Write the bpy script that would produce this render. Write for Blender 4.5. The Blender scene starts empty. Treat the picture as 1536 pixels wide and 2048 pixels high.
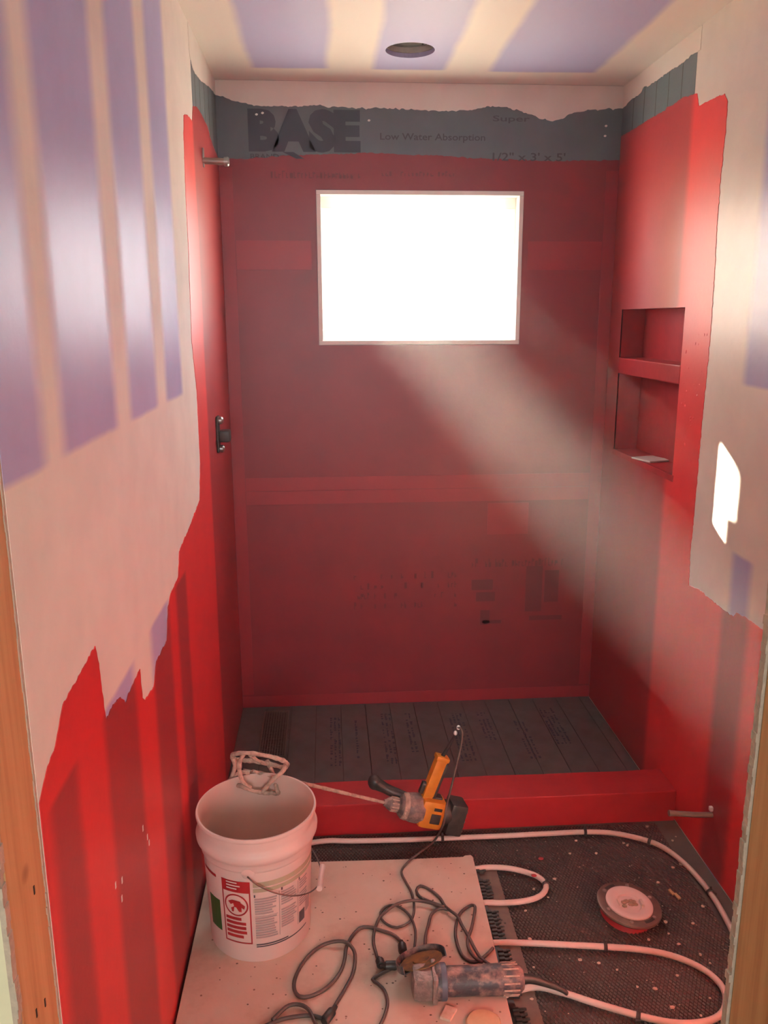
import bpy, bmesh, math, random
from mathutils import Vector, Matrix, noise
random.seed(7)
SC = bpy.context.scene
COL = SC.collection
PI = math.pi

# ------------------------------------------------------------------ camera
CX, CD, CZ = 0.3841, 3.2720, 1.6049
YAW, PITCH, ROLL, FPX = 0.067184, 0.228280, -0.003069, 1655.26
W, H = 1.5, 2.445                       # room width, ceiling height (metres)
_f = Vector((math.sin(YAW)*math.cos(PITCH), math.cos(YAW)*math.cos(PITCH), -math.sin(PITCH)))
_r0 = Vector((math.cos(YAW), -math.sin(YAW), 0)); _u0 = _r0.cross(_f)
_r = math.cos(ROLL)*_r0 + math.sin(ROLL)*_u0
_u = -math.sin(ROLL)*_r0 + math.cos(ROLL)*_u0
EYE = Vector((CX, -CD, CZ))
cam = bpy.data.cameras.new('camera')
cam.sensor_fit = 'VERTICAL'; cam.sensor_height = 36.0; cam.lens = FPX*36.0/2048.0
cam.clip_start = 0.02
camo = bpy.data.objects.new('camera', cam); COL.objects.link(camo)
M3 = Matrix((_r, _u, -_f)).transposed()
camo.matrix_world = Matrix.Translation(EYE) @ M3.to_4x4()
SC.camera = camo

def hit(px, py, axis, val):
    """where the sight line through a photo pixel meets the plane axis = val"""
    d = _f + _r*((px-768)/FPX) - _u*((py-1024)/FPX)
    t = (val-EYE[axis])/d[axis]
    return EYE + d*t

# ------------------------------------------------------------------ world, sun, exposure
SC.view_settings.view_transform = 'Standard'
SC.view_settings.look = 'None'
SC.view_settings.gamma = 1.0
SC.view_settings.use_curve_mapping = False
SC.view_settings.exposure = 0.85
SC.cycles.use_denoising = True
SC.cycles.volume_bounces = 1
SC.cycles.max_bounces = 10
SC.cycles.diffuse_bounces = 6
SC.cycles.sample_clamp_indirect = 6.0
world = bpy.data.worlds.new('sky'); SC.world = world; world.use_nodes = True
bg = world.node_tree.nodes['Background']
bg.inputs['Color'].default_value = (0.97, 0.98, 1.0, 1)
bg.inputs['Strength'].default_value = 11.0
SUN = Vector((-0.33, 0.841, 0.4286)).normalized()
sl = bpy.data.lights.new('sun', 'SUN'); sl.energy = 300.0; sl.angle = math.radians(0.6); sl.color = (1.0, 0.86, 0.66)
so = bpy.data.objects.new('sun', sl); COL.objects.link(so)
so.rotation_euler = (-SUN).to_track_quat('-Z', 'Y').to_euler(); so.location = (-3, 8, 5)

def portal(name, loc, rot, sx, sy):
    l = bpy.data.lights.new(name, 'AREA'); l.shape = 'RECTANGLE'; l.size = sx; l.size_y = sy
    l.cycles.is_portal = True
    o = bpy.data.objects.new(name, l); COL.objects.link(o); o.location = loc; o.rotation_euler = rot
portal('window_daylight', (0.745, 0.135, 1.79), (-PI/2, 0, 0), 0.80, 0.58)
portal('hall_fill_portal', (0.4, -5.68, 1.6), (PI/2, 0, 0), 1.32, 1.12)  # sampling portal for the added hall window

# ------------------------------------------------------------------ material helpers
def _new(name):
    m = bpy.data.materials.new(name); m.use_nodes = True
    return m, m.node_tree, m.node_tree.nodes['Principled BSDF']
def N(nt, t, **kw):
    n = nt.nodes.new(t)
    for k, v in kw.items(): setattr(n, k, v)
    return n
def coord(nt, scale=None):
    tc = N(nt, 'ShaderNodeTexCoord')
    return tc.outputs['Object']
def add_noise(nt, vec, scale, detail=4, rough=0.6):
    n = N(nt, 'ShaderNodeTexNoise'); n.inputs['Scale'].default_value = scale
    n.inputs['Detail'].default_value = detail; n.inputs['Roughness'].default_value = rough
    nt.links.new(vec, n.inputs['Vector']); return n.outputs['Fac']
def ramp(nt, fac, stops, interp='LINEAR'):
    r = N(nt, 'ShaderNodeValToRGB'); cr = r.color_ramp; cr.interpolation = interp
    stops = sorted(stops, key=lambda s: s[0])
    cr.elements[0].position = stops[0][0]; cr.elements[0].color = tuple(stops[0][1])+(1,)
    cr.elements[1].position = stops[-1][0]; cr.elements[1].color = tuple(stops[-1][1])+(1,)
    for p, c in stops[1:-1]:
        e = cr.elements.new(p); e.color = tuple(c)+(1,)
    nt.links.new(fac, r.inputs['Fac']); return r.outputs['Color']
def mixc(nt, fac, a, b, mode='MIX'):
    m = N(nt, 'ShaderNodeMix', data_type='RGBA', blend_type=mode)
    for s, v in ((m.inputs[0], fac), (m.inputs[6], a), (m.inputs[7], b)):
        if hasattr(v, 'links') or isinstance(v, bpy.types.NodeSocket): nt.links.new(v, s)
        elif isinstance(v, (int, float)): s.default_value = v
        else: s.default_value = tuple(v)+(1,)
    return m.outputs[2]
def mth(nt, op, a, b=None, clamp=False):
    m = N(nt, 'ShaderNodeMath', operation=op, use_clamp=clamp)
    for i, v in enumerate((a, b)):
        if v is None: continue
        if isinstance(v, (int, float)): m.inputs[i].default_value = v
        else: nt.links.new(v, m.inputs[i])
    return m.outputs[0]
def add_bump(nt, p, vec, scale, dist, strength=1.0, detail=3):
    b = N(nt, 'ShaderNodeBump'); b.inputs['Distance'].default_value = dist; b.inputs['Strength'].default_value = strength
    nt.links.new(add_noise(nt, vec, scale, detail), b.inputs['Height']); nt.links.new(b.outputs[0], p.inputs['Normal'])
def mat(name, col, rough=0.5, metal=0.0, spec=0.5, var=None, var_scale=20, bump=None, stops=(0.35, 0.68)):
    m, nt, p = _new(name)
    p.inputs['Roughness'].default_value = rough; p.inputs['Metallic'].default_value = metal
    p.inputs['Specular IOR Level'].default_value = spec
    v = coord(nt)
    if var: nt.links.new(ramp(nt, add_noise(nt, v, var_scale, 5), [(stops[0], col), (stops[1], var)]), p.inputs['Base Color'])
    else:
        c2 = tuple(x*0.92 for x in col)
        nt.links.new(ramp(nt, add_noise(nt, v, var_scale, 3), [(0.3, col), (0.7, c2)]), p.inputs['Base Color'])
    if bump: add_bump(nt, p, v, *bump)
    return m

MUD = (0.79, 0.77, 0.72); LAV = (0.41, 0.43, 0.68)
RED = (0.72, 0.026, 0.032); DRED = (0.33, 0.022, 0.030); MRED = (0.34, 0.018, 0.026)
GREY = (0.098, 0.135, 0.160)

def bands(lst, lo, hi, soft):
    """[(start, end, colour)...] along an axis -> ramp stops with soft borders"""
    st = []
    for a, b, c in lst:
        a2, b2 = max(a, lo)+soft, min(b, hi)-soft
        if b2 <= a2: a2 = b2 = (a+b)/2
        st += [((a2-lo)/(hi-lo), c), ((b2-lo)/(hi-lo), c)]
    return [(min(max(p, 0), 1), c) for p, c in st]

def wall_mat(name, axis, lo, hi, upper, lower, z_up, z_lo, mid, rough, soft=0.018, glossy=None, wob=0.02, spec=0.5):
    """banded wall: 'upper' bands above z_up, 'lower' bands below z_lo, colour mid between (horizontal joint)"""
    m, nt, p = _new(name)
    v = coord(nt); s = N(nt, 'ShaderNodeSeparateXYZ'); nt.links.new(v, s.inputs[0])
    w = mth(nt, 'MULTIPLY', mth(nt, 'SUBTRACT', add_noise(nt, v, 3.0, 3), 0.5), wob)
    a = mth(nt, 'ADD', s.outputs[axis], w)
    fac = mth(nt, 'DIVIDE', mth(nt, 'SUBTRACT', a, lo), hi-lo, clamp=True)
    cu = ramp(nt, fac, bands(upper, lo, hi, soft)); cl = ramp(nt, fac, bands(lower, lo, hi, soft))
    z = mth(nt, 'ADD', s.outputs[2], w)
    mu = mth(nt, 'DIVIDE', mth(nt, 'SUBTRACT', z, z_up-0.004), 0.012, clamp=True)
    ml = mth(nt, 'DIVIDE', mth(nt, 'SUBTRACT', z_lo+0.004, z), 0.012, clamp=True)
    c = mixc(nt, mu, mid, cu); c = mixc(nt, ml, c, cl)
    mott = ramp(nt, add_noise(nt, v, 6.0, 5), [(0.3, (0.93, 0.93, 0.93)), (0.7, (1.05, 1.04, 1.03))])
    c = mixc(nt, 1.0, c, mott, 'MULTIPLY')
    nt.links.new(c, p.inputs['Base Color'])
    p.inputs['Roughness'].default_value = rough; p.inputs['Specular IOR Level'].default_value = spec
    if glossy is not None:                 # the paper face is smoother than the dull joint compound
        g = lambda b: bands([(s_, e_, (glossy,)*3 if k is LAV else (rough,)*3) for s_, e_, k in b], lo, hi, soft)
        r = mixc(nt, mu, (rough,)*3, ramp(nt, fac, g(upper))); r = mixc(nt, ml, r, ramp(nt, fac, g(lower)))
        nt.links.new(r, p.inputs['Roughness'])
    add_bump(nt, p, v, 60.0, 0.0006, 0.6)
    return m

# ------------------------------------------------------------------ mesh helpers
def finish(name, bm, m, parent=None, smooth=False, label=None):
    me = bpy.data.meshes.new(name)
    bmesh.ops.recalc_face_normals(bm, faces=bm.faces[:])
    bm.to_mesh(me); bm.free()
    if smooth:
        for p in me.polygons: p.use_smooth = True
        if smooth != 'all': me.set_sharp_from_angle(angle=math.radians(40))
    if m: me.materials.append(m)
    o = bpy.data.objects.new(name, me); COL.objects.link(o)
    if parent:
        o.parent = parent; o.matrix_parent_inverse = WM(parent).inverted()
    if label: o['label'] = label
    return o
def WM(o):
    m = Matrix.LocRotScale(o.location, o.rotation_euler, o.scale)
    if o.parent: m = WM(o.parent) @ o.matrix_parent_inverse @ m
    return m
def tag(o, label, cat, group=None, kind=None):
    o['label'] = label
    if cat: o['category'] = cat
    if group: o['group'] = group
    if kind: o['kind'] = kind
    return o
def struct(o, label=None, cat=None):
    o['kind'] = 'structure'
    if label: o['label'] = label
    if cat: o['category'] = cat
    return o
def thing(name, label, cat, loc, group=None):
    o = bpy.data.objects.new(name, None); o.empty_display_size = 0.05; COL.objects.link(o); o.location = loc
    return tag(o, label, cat, group)
def box(bm, lo, hi, bev=0.0, mtx=None):
    vs = [bm.verts.new((x, y, z)) for x in (lo[0], hi[0]) for y in (lo[1], hi[1]) for z in (lo[2], hi[2])]
    fs = [bm.faces.new([vs[i] for i in q]) for q in ((0,1,3,2),(4,6,7,5),(0,4,5,1),(2,3,7,6),(0,2,6,4),(1,5,7,3))]
    if bev:
        es = list({e for f in fs for e in f.edges})
        g = bmesh.ops.bevel(bm, geom=es, offset=bev, segments=2, profile=0.6, affect='EDGES', clamp_overlap=True)
        vs = list({v for f in g['faces'] for v in f.verts} | {v for v in vs if v.is_valid})
    if mtx: bmesh.ops.transform(bm, matrix=mtx, verts=[v for v in vs if v.is_valid])
    return bm
def lathe(bm, prof, n=32, mtx=None, closed=False):
    """revolve (r, z) profile about Z"""
    rings = []
    for r, z in prof:
        if r < 1e-6: rings.append([bm.verts.new((0, 0, z))])
        else: rings.append([bm.verts.new((r*math.cos(2*PI*i/n), r*math.sin(2*PI*i/n), z)) for i in range(n)])
    pairs = list(zip(rings, rings[1:]))
    if closed: pairs.append((rings[-1], rings[0]))
    for a, b in pairs:
        for i in range(n):
            j = (i+1) % n
            if len(a) == 1 and len(b) == 1: continue
            if len(a) == 1: bm.faces.new((a[0], b[i], b[j]))
            elif len(b) == 1: bm.faces.new((a[i], b[0], a[j]))
            else: bm.faces.new((a[i], b[i], b[j], a[j]))
    if mtx: bmesh.ops.transform(bm, matrix=mtx, verts=[v for r in rings for v in r])
    return bm
def smooth_path(pts, step=0.012, closed=False):
    """Catmull-Rom through the points"""
    P = [Vector(p) for p in pts]; out = []
    n = len(P)
    for i in range(n if closed else n-1):
        if closed: a, b, c, d = P[(i-1) % n], P[i], P[(i+1) % n], P[(i+2) % n]
        else: a, b, c, d = P[max(i-1, 0)], P[i], P[i+1], P[min(i+2, n-1)]
        k = max(2, int((c-b).length/step))
        for j in range(k):
            t = j/k
            out.append(0.5*((2*b)+(c-a)*t+(2*a-5*b+4*c-d)*t*t+(3*b-a-3*c+d)*t**3))
    if not closed: out.append(P[-1])
    return out
def tube(bm, path, rad, n=8, closed=False, lump=0.0):
    """sweep a circle along the path; rad a number or a function of 0..1"""
    path = [Vector(p) for p in path]; m = len(path); rings = []
    up = None
    for i, p in enumerate(path):
        if closed: t = path[(i+1) % m]-path[i-1]
        else: t = path[min(i+1, m-1)]-path[max(i-1, 0)]
        if t.length < 1e-9: t = Vector((0, 0, 1))
        t.normalize()
        if up is None:
            up = Vector((0, 0, 1)) if abs(t.z) < 0.9 else Vector((1, 0, 0))
        s = t.cross(up)
        if s.length < 1e-6: s = t.cross(Vector((0.3, 1, 0.2)))
        s.normalize(); up = s.cross(t).normalized()
        r = rad(i/max(m-1, 1)) if callable(rad) else rad
        if lump: r *= 1+lump*noise.noise(p*90)
        rings.append([bm.verts.new(p+(s*math.cos(2*PI*k/n)+up*math.sin(2*PI*k/n))*r) for k in range(n)])
    for i in range(m if closed else m-1):
        a, b = rings[i], rings[(i+1) % m]
        for k in range(n): bm.faces.new((a[k], a[(k+1) % n], b[(k+1) % n], b[k]))
    if not closed:
        bm.faces.new(rings[0]); bm.faces.new(rings[-1][::-1])
    return bm
def aim(z, loc=(0, 0, 0), x=None):
    """matrix whose Z runs along z"""
    z = Vector(z).normalized(); x = Vector(x) if x else (Vector((1, 0, 0)) if abs(z.x) < 0.9 else Vector((0, 1, 0)))
    y = z.cross(x).normalized(); x = y.cross(z).normalized()
    m = Matrix((x, y, z)).transposed().to_4x4(); m.translation = Vector(loc); return m

# painted films, mud coats and the like: an outline on a wall plane, a fraction of a millimetre proud
AXES = {'L': (0, 0.0, 1), 'R': (0, W, -1), 'B': (1, 0.0, -1)}
def wpt(plane, px, py):
    ax, val, s = AXES[plane]; h = hit(px, py, ax, val)
    return (h.x if plane == 'B' else h.y, h.z)
def p3(plane, u, v, off):
    ax, val, s = AXES[plane]
    return Vector((u, val+s*off, v)) if plane == 'B' else Vector((val+s*off, u, v))
def rag(pts, amp, step=0.007):
    """pts: (u, v, ragged?) ; returns an outline whose ragged sides are torn a little"""
    out = []; n = len(pts)
    for i, (u, v, r) in enumerate(pts):
        u2, v2, _ = pts[(i+1) % n]; L = math.hypot(u2-u, v2-v)
        if not r or L < step: out.append((u, v)); continue
        k = max(1, int(L/step)); nx, ny = -(v2-v)/L, (u2-u)/L
        for j in range(k):
            t = j/k; q = Vector((u+(u2-u)*t, v+(v2-v)*t, 0))
            d = amp*(noise.noise(q*55)+0.7*noise.noise(q*170)) if j else 0
            out.append((q.x+nx*d, q.y+ny*d))
    return out
def film(name, plane, pts, m, parent, off=0.0008, holes=(), amp=0.004):
    bm = bmesh.new()
    for loop in [rag(pts, amp)]+[list(h) for h in holes]:
        vs = [bm.verts.new(p3(plane, u, v, off)) for u, v in loop]
        for i in range(len(vs)): bm.edges.new((vs[i], vs[(i+1) % len(vs)]))
    bmesh.ops.triangle_fill(bm, use_beauty=True, use_dissolve=False, edges=bm.edges[:])
    be = [e for e in bm.edges if len(e.link_faces) == 1]
    g = bmesh.ops.extrude_edge_only(bm, edges=be)
    ax, val, s = AXES[plane]; mv = Vector((0, 0, 0)); mv[ax] = -s*off
    bmesh.ops.translate(bm, vec=mv, verts=[x for x in g['geom'] if isinstance(x, bmesh.types.BMVert)])
    return finish(name, bm, m, parent)

# ------------------------------------------------------------------ materials
M = {}
M['board'] = mat('grey_foam_board', GREY, 0.6, var=(0.118, 0.155, 0.180), var_scale=9, bump=(150, 0.0005, 0.5))
M['drywall_edge'] = mat('gypsum_edge', (0.52, 0.42, 0.33), 0.9, var=(0.4, 0.33, 0.27), var_scale=70, bump=(90, 0.002))
M['mud'] = mat('joint_compound', MUD, 0.6, 0.0, 0.25, var=(0.74, 0.70, 0.65), var_scale=7, bump=(70, 0.0008, 0.7))
M['cream'] = mat('cream_painted_wall', (0.72, 0.68, 0.48), 0.7)
lb_up = [(-2.6, -2.13, LAV), (-2.13, -2.045, MUD), (-2.045, -1.735, LAV), (-1.735, -1.62, MUD), (-1.62, -1.365, LAV),
         (-1.365, -1.25, MUD), (-1.25, -1.03, LAV), (-1.03, 0.05, MUD)]
lb_lo = [(-2.6, -2.25, MUD), (-2.25, -2.13, LAV), (-2.13, -1.975, MUD), (-1.975, -1.755, LAV), (-1.755, -1.59, MUD),
         (-1.59, -1.39, LAV), (-1.39, -1.295, MUD), (-1.295, -1.15, LAV), (-1.15, 0.05, MUD)]
M['wall_l'] = wall_mat('drywall_left', 1, -2.6, 0.05, lb_up, lb_lo, 1.412, 0.966, MUD, 0.75, glossy=0.40, spec=0.06, soft=0.026)
rb_up = [(-2.6, -2.05, LAV), (-2.05, -1.9, MUD), (-1.9, -1.62, LAV), (-1.62, -1.45, MUD), (-1.45, -1.10, LAV), (-1.10, 0.05, MUD)]
rb_lo = [(-2.6, -1.235, MUD), (-1.235, -1.135, LAV), (-1.135, 0.05, MUD)]
M['wall_r'] = wall_mat('drywall_right', 1, -2.6, 0.05, rb_up, rb_lo, 1.43, 0.972, MUD, 0.36, glossy=0.34, spec=0.8)
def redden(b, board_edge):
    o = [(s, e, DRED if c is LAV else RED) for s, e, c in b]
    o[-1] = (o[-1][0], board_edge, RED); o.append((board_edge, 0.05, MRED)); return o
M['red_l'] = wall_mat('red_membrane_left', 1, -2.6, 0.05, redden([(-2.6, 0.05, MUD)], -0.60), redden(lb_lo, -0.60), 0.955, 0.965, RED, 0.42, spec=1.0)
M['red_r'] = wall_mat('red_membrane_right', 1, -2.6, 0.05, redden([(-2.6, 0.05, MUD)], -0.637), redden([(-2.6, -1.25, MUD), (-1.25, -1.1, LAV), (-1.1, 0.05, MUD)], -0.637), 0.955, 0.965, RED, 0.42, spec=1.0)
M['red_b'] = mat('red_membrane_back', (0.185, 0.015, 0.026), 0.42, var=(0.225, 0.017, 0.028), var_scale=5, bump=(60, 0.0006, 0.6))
M['red_tape'] = mat('red_seam_tape', (0.285, 0.018, 0.030), 0.42, var=(0.255, 0.017, 0.028), var_scale=8, bump=(80, 0.0006, 0.6))
M['red_curb'] = mat('red_membrane_curb', (0.33, 0.013, 0.018), 0.40, var=(0.40, 0.017, 0.022), var_scale=9, bump=(50, 0.001, 0.7))
M['red_niche'] = mat('red_membrane_niche', (0.33, 0.016, 0.022), 0.38, var=(0.40, 0.020, 0.026), var_scale=14, bump=(60, 0.0008, 0.6))
M['ink'] = mat('navy_ink', (0.036, 0.050, 0.075), 0.6)
M['ink_faint'] = mat('faded_ink', (0.050, 0.062, 0.078), 0.6)
M['ink_red'] = mat('ink_under_red', (0.135, 0.015, 0.026), 0.45)
M['line'] = mat('guide_line_ink', (0.06, 0.065, 0.07), 0.6)
M['white'] = mat('white_plastic', (0.82, 0.80, 0.76), 0.4)
def ceil_mat():
    m, nt, p = _new('ceiling_drywall'); v = coord(nt); s = N(nt, 'ShaderNodeSeparateXYZ'); nt.links.new(v, s.inputs[0])
    w = mth(nt, 'MULTIPLY', mth(nt, 'SUBTRACT', add_noise(nt, v, 4.0, 3), 0.5), 0.03)
    fac = mth(nt, 'DIVIDE', mth(nt, 'ADD', s.outputs[0], w), W, clamp=True)
    b = [(-.1, .145, MUD), (.145, .405, LAV), (.405, .56, MUD), (.56, .81, LAV), (.81, .965, MUD), (.965, 1.34, LAV), (1.34, 1.6, MUD)]
    c = ramp(nt, fac, bands(b, 0, W, 0.014))
    near = mth(nt, 'DIVIDE', mth(nt, 'SUBTRACT', -0.145, mth(nt, 'ADD', s.outputs[1], w)), 0.02, clamp=True)
    c = mixc(nt, near, MUD, c); nt.links.new(c, p.inputs['Base Color']); p.inputs['Roughness'].default_value = 0.55
    add_bump(nt, p, v, 60, 0.0006, 0.6); return m
M['ceil'] = ceil_mat()
def wood_mat():
    m, nt, p = _new('pine_stud'); v = coord(nt)
    mp = N(nt, 'ShaderNodeMapping'); mp.inputs['Scale'].default_value = (30, 30, 1.2); nt.links.new(v, mp.inputs[0])
    n1 = add_noise(nt, mp.outputs[0], 1.6, 6, 0.65)
    c = ramp(nt, n1, [(0.3, (0.40, 0.21, 0.09)), (0.5, (0.53, 0.31, 0.14)), (0.75, (0.62, 0.38, 0.19))])
    vo = N(nt, 'ShaderNodeTexVoronoi'); vo.inputs['Scale'].default_value = 5.5; nt.links.new(v, vo.inputs['Vector'])
    kn = ramp(nt, vo.outputs['Distance'], [(0.05, (0.35, 0.25, 0.2)), (0.11, (1, 1, 1))])
    nt.links.new(mixc(nt, 1.0, c, kn, 'MULTIPLY'), p.inputs['Base Color']); p.inputs['Roughness'].default_value = 0.6
    add_bump(nt, p, mp.outputs[0], 3, 0.001, 0.5); return m
M['wood'] = wood_mat()

# ------------------------------------------------------------------ the room
DOOR_Y0, DOOR_Y1 = -2.283, -2.397
def rect_wall(name, plane_fn, u0, u1, v0, v1, hole, m):
    bm = bmesh.new()
    if hole:
        a, b, c, d = hole
        for r in ((u0, a, v0, v1), (b, u1, v0, v1), (a, b, v0, c), (a, b, d, v1)): box(bm, *plane_fn(*r))
    else: box(bm, *plane_fn(u0, u1, v0, v1))
    return struct(finish(name, bm, m))
WIN = (0.355, 1.137, 1.510, 2.075)
wall_back = rect_wall('wall_back', lambda a, b, c, d: ((a, 0, c), (b, 0.15, d)), -0.15, W+0.15, -0.1, H+0.1, WIN, M['board'])
wall_back['label'] = 'back wall of grey foam board under red membrane around the window'
wall_left = rect_wall('wall_left', lambda a, b, c, d: ((-0.10, a, c), (0, b, d)), DOOR_Y0, 0.0, -0.1, H+0.1, None, M['wall_l'])
wall_left['label'] = 'left wall of purple drywall with mud stripes, red at the bottom'
NICHE = (-0.690, -0.125, 1.110, 1.640); ND = 0.09
wall_right = rect_wall('wall_right', lambda a, b, c, d: ((W, a, c), (W+0.14, b, d)), -2.40, 0.0, -0.1, H+0.1, (NICHE[0]-.005, NICHE[1]+.005, NICHE[2]-.005, NICHE[3]+.005), M['wall_r'])
wall_right['label'] = 'right wall of mudded drywall and red membrane around a niche'

# ceiling with the hole for the lamp housing
CAN = Vector((0.668, -0.368)); CR = 0.079
bm = bmesh.new()
loops = [[(-.15, -2.41), (W+.15, -2.41), (W+.15, .15), (-.15, .15)], [(CAN.x+CR*math.cos(2*PI*i/40), CAN.y+CR*math.sin(2*PI*i/40)) for i in range(40)]]
for lp in loops:
    vs = [bm.verts.new((x, y, H)) for x, y in lp]
    for i in range(len(vs)): bm.edges.new((vs[i], vs[(i+1) % len(vs)]))
bmesh.ops.triangle_fill(bm, use_beauty=True, edges=bm.edges[:])
g = bmesh.ops.extrude_face_region(bm, geom=bm.faces[:])
bmesh.ops.translate(bm, vec=(0, 0, 0.014), verts=[v for v in g['geom'] if isinstance(v, bmesh.types.BMVert)])
ceiling = struct(finish('ceiling', bm, M['ceil']), 'purple drywall ceiling with cream mud stripes')
bm = bmesh.new(); box(bm, (-.2, -2.5, H+0.20), (W+.2, .2, H+0.24)); box(bm, (-.2, -2.5, H), (-.16, .2, H+.2)); box(bm, (W+.16, -2.5, H), (W+.2, .2, H+.2))
box(bm, (-.2, .16, H), (W+.2, .2, H+.2)); box(bm, (-.2, -2.5, H), (W+.2, -2.46, H+.2))
struct(finish('ceiling_attic', bm, M['drywall_edge']), 'attic boards above the ceiling')

# floor
M['sub'] = mat('dark_underlay', (0.075, 0.055, 0.048), 0.7, var=(0.11, 0.08, 0.068), var_scale=8)
bm = bmesh.new(); box(bm, (-.15, -2.41, -.12), (W+.15, .15, -0.006))
floor = struct(finish('floor', bm, M['sub']), 'dark underlay floor below the metal lath')

# grey board of the left and right shower walls (flush, slightly proud of the drywall)
L_EDGE, R_EDGE = -0.575, -0.637
bm = bmesh.new(); box(bm, (-0.003, L_EDGE, 0), (0.0006, -0.0005, H-.002)); finish('foam_board', bm, M['board'], wall_left)
bm = bmesh.new()
for r in ((R_EDGE, NICHE[1]-0.0, NICHE[3], H-.002), (NICHE[1], -0.0005, 0, H-.002), (R_EDGE, NICHE[1], 0, NICHE[2])):
    box(bm, (W-0.0006, r[0], r[2]), (W+0.003, r[1], r[3]))
finish('foam_board', bm, M['board'], wall_right)
# printed guide lines on the bare board
for y in (-0.115, -0.219, -0.327, -0.432, -0.537):
    bm = bmesh.new(); box(bm, (W-0.0010, y-.0025, 2.10), (W-0.0006, y+.0025, H-.01)); finish('guide_line', bm, M['line'], wall_right)
for y in (-0.10, -0.20, -0.305, -0.41, -0.51):
    bm = bmesh.new(); box(bm, (0.0006, y-.0025, 2.05), (0.0010, y+.0025, H-.01)); finish('guide_line', bm, M['line'], wall_left)

# joint compound at the top of the shower walls
def pxs(plane, lst): return [wpt(plane, x, y)+(True,) for x, y in lst]
e = pxs('L', [(380, 118), (386, 140), (393, 152), (402, 163), (410, 168), (418, 174), (425, 182)])
film('joint_compound', 'L', [(-0.0012, H-.001, False), (L_EDGE-.02, H-.001, False), (L_EDGE-.02, e[0][1]+.02, True)]+e+[(-0.0012, wpt('B', 431, 190)[1], False)], M['mud'], wall_left, 0.0016, amp=.003)
e = pxs('B', [(450, 195), (480, 205), (520, 212), (560, 212), (600, 213), (640, 209), (652, 214), (700, 216), (760, 217), (830, 220),
              (900, 222), (940, 220), (985, 212), (1010, 214), (1040, 222), (1075, 235), (1105, 243), (1122, 238), (1140, 228), (1180, 220)])
film('joint_compound', 'B', [(W-.0015, H-.001, False), (0.0015, H-.001, False), (0.0015, wpt('B', 431, 190)[1], True)]+e+[(W-.0015, wpt('B', 1246, 217)[1], False)], M['mud'], wall_back, 0.0016, amp=.006)
e = pxs('R', [(1262, 200), (1281, 187), (1289, 173), (1298, 172), (1317, 159), (1339, 143), (1369, 124), (1380, 113), (1397, 103)])
film('joint_compound', 'R', [(R_EDGE-.02, H-.001, False), (-0.0012, H-.001, False), (-0.0012, wpt('B', 1246, 217)[1], True)]+e+[(R_EDGE-.02, e[-1][1], False)], M['mud'], wall_right, 0.0016, amp=.004)

# red waterproofing membrane
zc = wpt('B', 431, 316)[1]
e = pxs('L', [(83, 1582), (92, 1542), (110, 1491), (125, 1409), (148, 1368), (189, 1292), (197, 1327), (208, 1420), (212, 1440), (225, 1409),
              (240, 1394), (251, 1404), (258, 1384), (279, 1338), (284, 1396), (289, 1400), (307, 1373), (312, 1322), (333, 1281), (335, 1215),
              (340, 1190), (356, 1153), (358, 1102), (376, 1060), (399, 1000), (400, 928), (393, 781), (383, 683), (376, 488), (371, 390),
              (367, 273), (367, 230), (374, 230), (384, 243), (385, 213), (392, 213), (402, 228), (415, 255), (423, 285)])
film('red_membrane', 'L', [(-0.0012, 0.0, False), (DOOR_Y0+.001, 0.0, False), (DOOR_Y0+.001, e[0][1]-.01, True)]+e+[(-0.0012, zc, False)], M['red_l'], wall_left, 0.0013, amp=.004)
e = pxs('B', [(470, 318), (500, 317), (560, 312), (620, 309), (690, 308), (730, 305), (800, 309), (900, 312), (985, 318), (1040, 320), (1100, 322), (1180, 321)])
g = 0.001
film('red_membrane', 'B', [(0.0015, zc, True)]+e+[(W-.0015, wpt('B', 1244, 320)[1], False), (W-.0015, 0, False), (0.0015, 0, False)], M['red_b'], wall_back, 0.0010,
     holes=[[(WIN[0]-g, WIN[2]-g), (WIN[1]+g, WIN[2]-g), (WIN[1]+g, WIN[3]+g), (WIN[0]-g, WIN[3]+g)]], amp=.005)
e = pxs('R', [(1255, 266), (1281, 250), (1308, 233), (1330, 222), (1336, 213), (1345, 211), (1366, 195), (1395, 187), (1398, 212), (1421, 200), (1450, 187), (1456, 203),
              (1451, 271), (1442, 353), (1434, 463), (1429, 560), (1420, 686), (1404, 849), (1390, 1012), (1381, 1102), (1378, 1171), (1397, 1178), (1418, 1196),
              (1440, 1214), (1467, 1234), (1473, 1225), (1494, 1236), (1516, 1252)])
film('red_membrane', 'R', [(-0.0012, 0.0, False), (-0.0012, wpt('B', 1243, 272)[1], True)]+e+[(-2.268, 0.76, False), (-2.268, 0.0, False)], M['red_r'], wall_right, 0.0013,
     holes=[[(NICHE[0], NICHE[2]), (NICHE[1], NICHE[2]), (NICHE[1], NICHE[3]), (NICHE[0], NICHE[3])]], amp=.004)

# seam tape under the membrane on the back wall
def tape(x0, x1, z0, z1, off=0.0019):
    bm = bmesh.new(); box(bm, (x0, -off, z0), (x1, -0.0006, z1), 0.0004); finish('seam_tape', bm, M['red_tape'], wall_back)
tape(0.052, WIN[0]-.022, 1.79, 1.895); tape(WIN[1]+.022, W-.052, 1.79, 1.895)
tape(0.052, W-.052, 0.938, 0.992); tape(0.052, W-.052, 0.882, 0.936)
tape(0.002, 0.050, 0.06, 2.15); tape(W-.050, W-.002, 0.06, 2.15); tape(0.002, W-.002, 0.001, 0.052, 0.0022)
bm = bmesh.new(); box(bm, (1.03, -0.0022, 0.74), (1.20, -0.0006, 0.872), 0.0004); finish('seam_patch', bm, M['red_tape'], wall_back)

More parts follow.
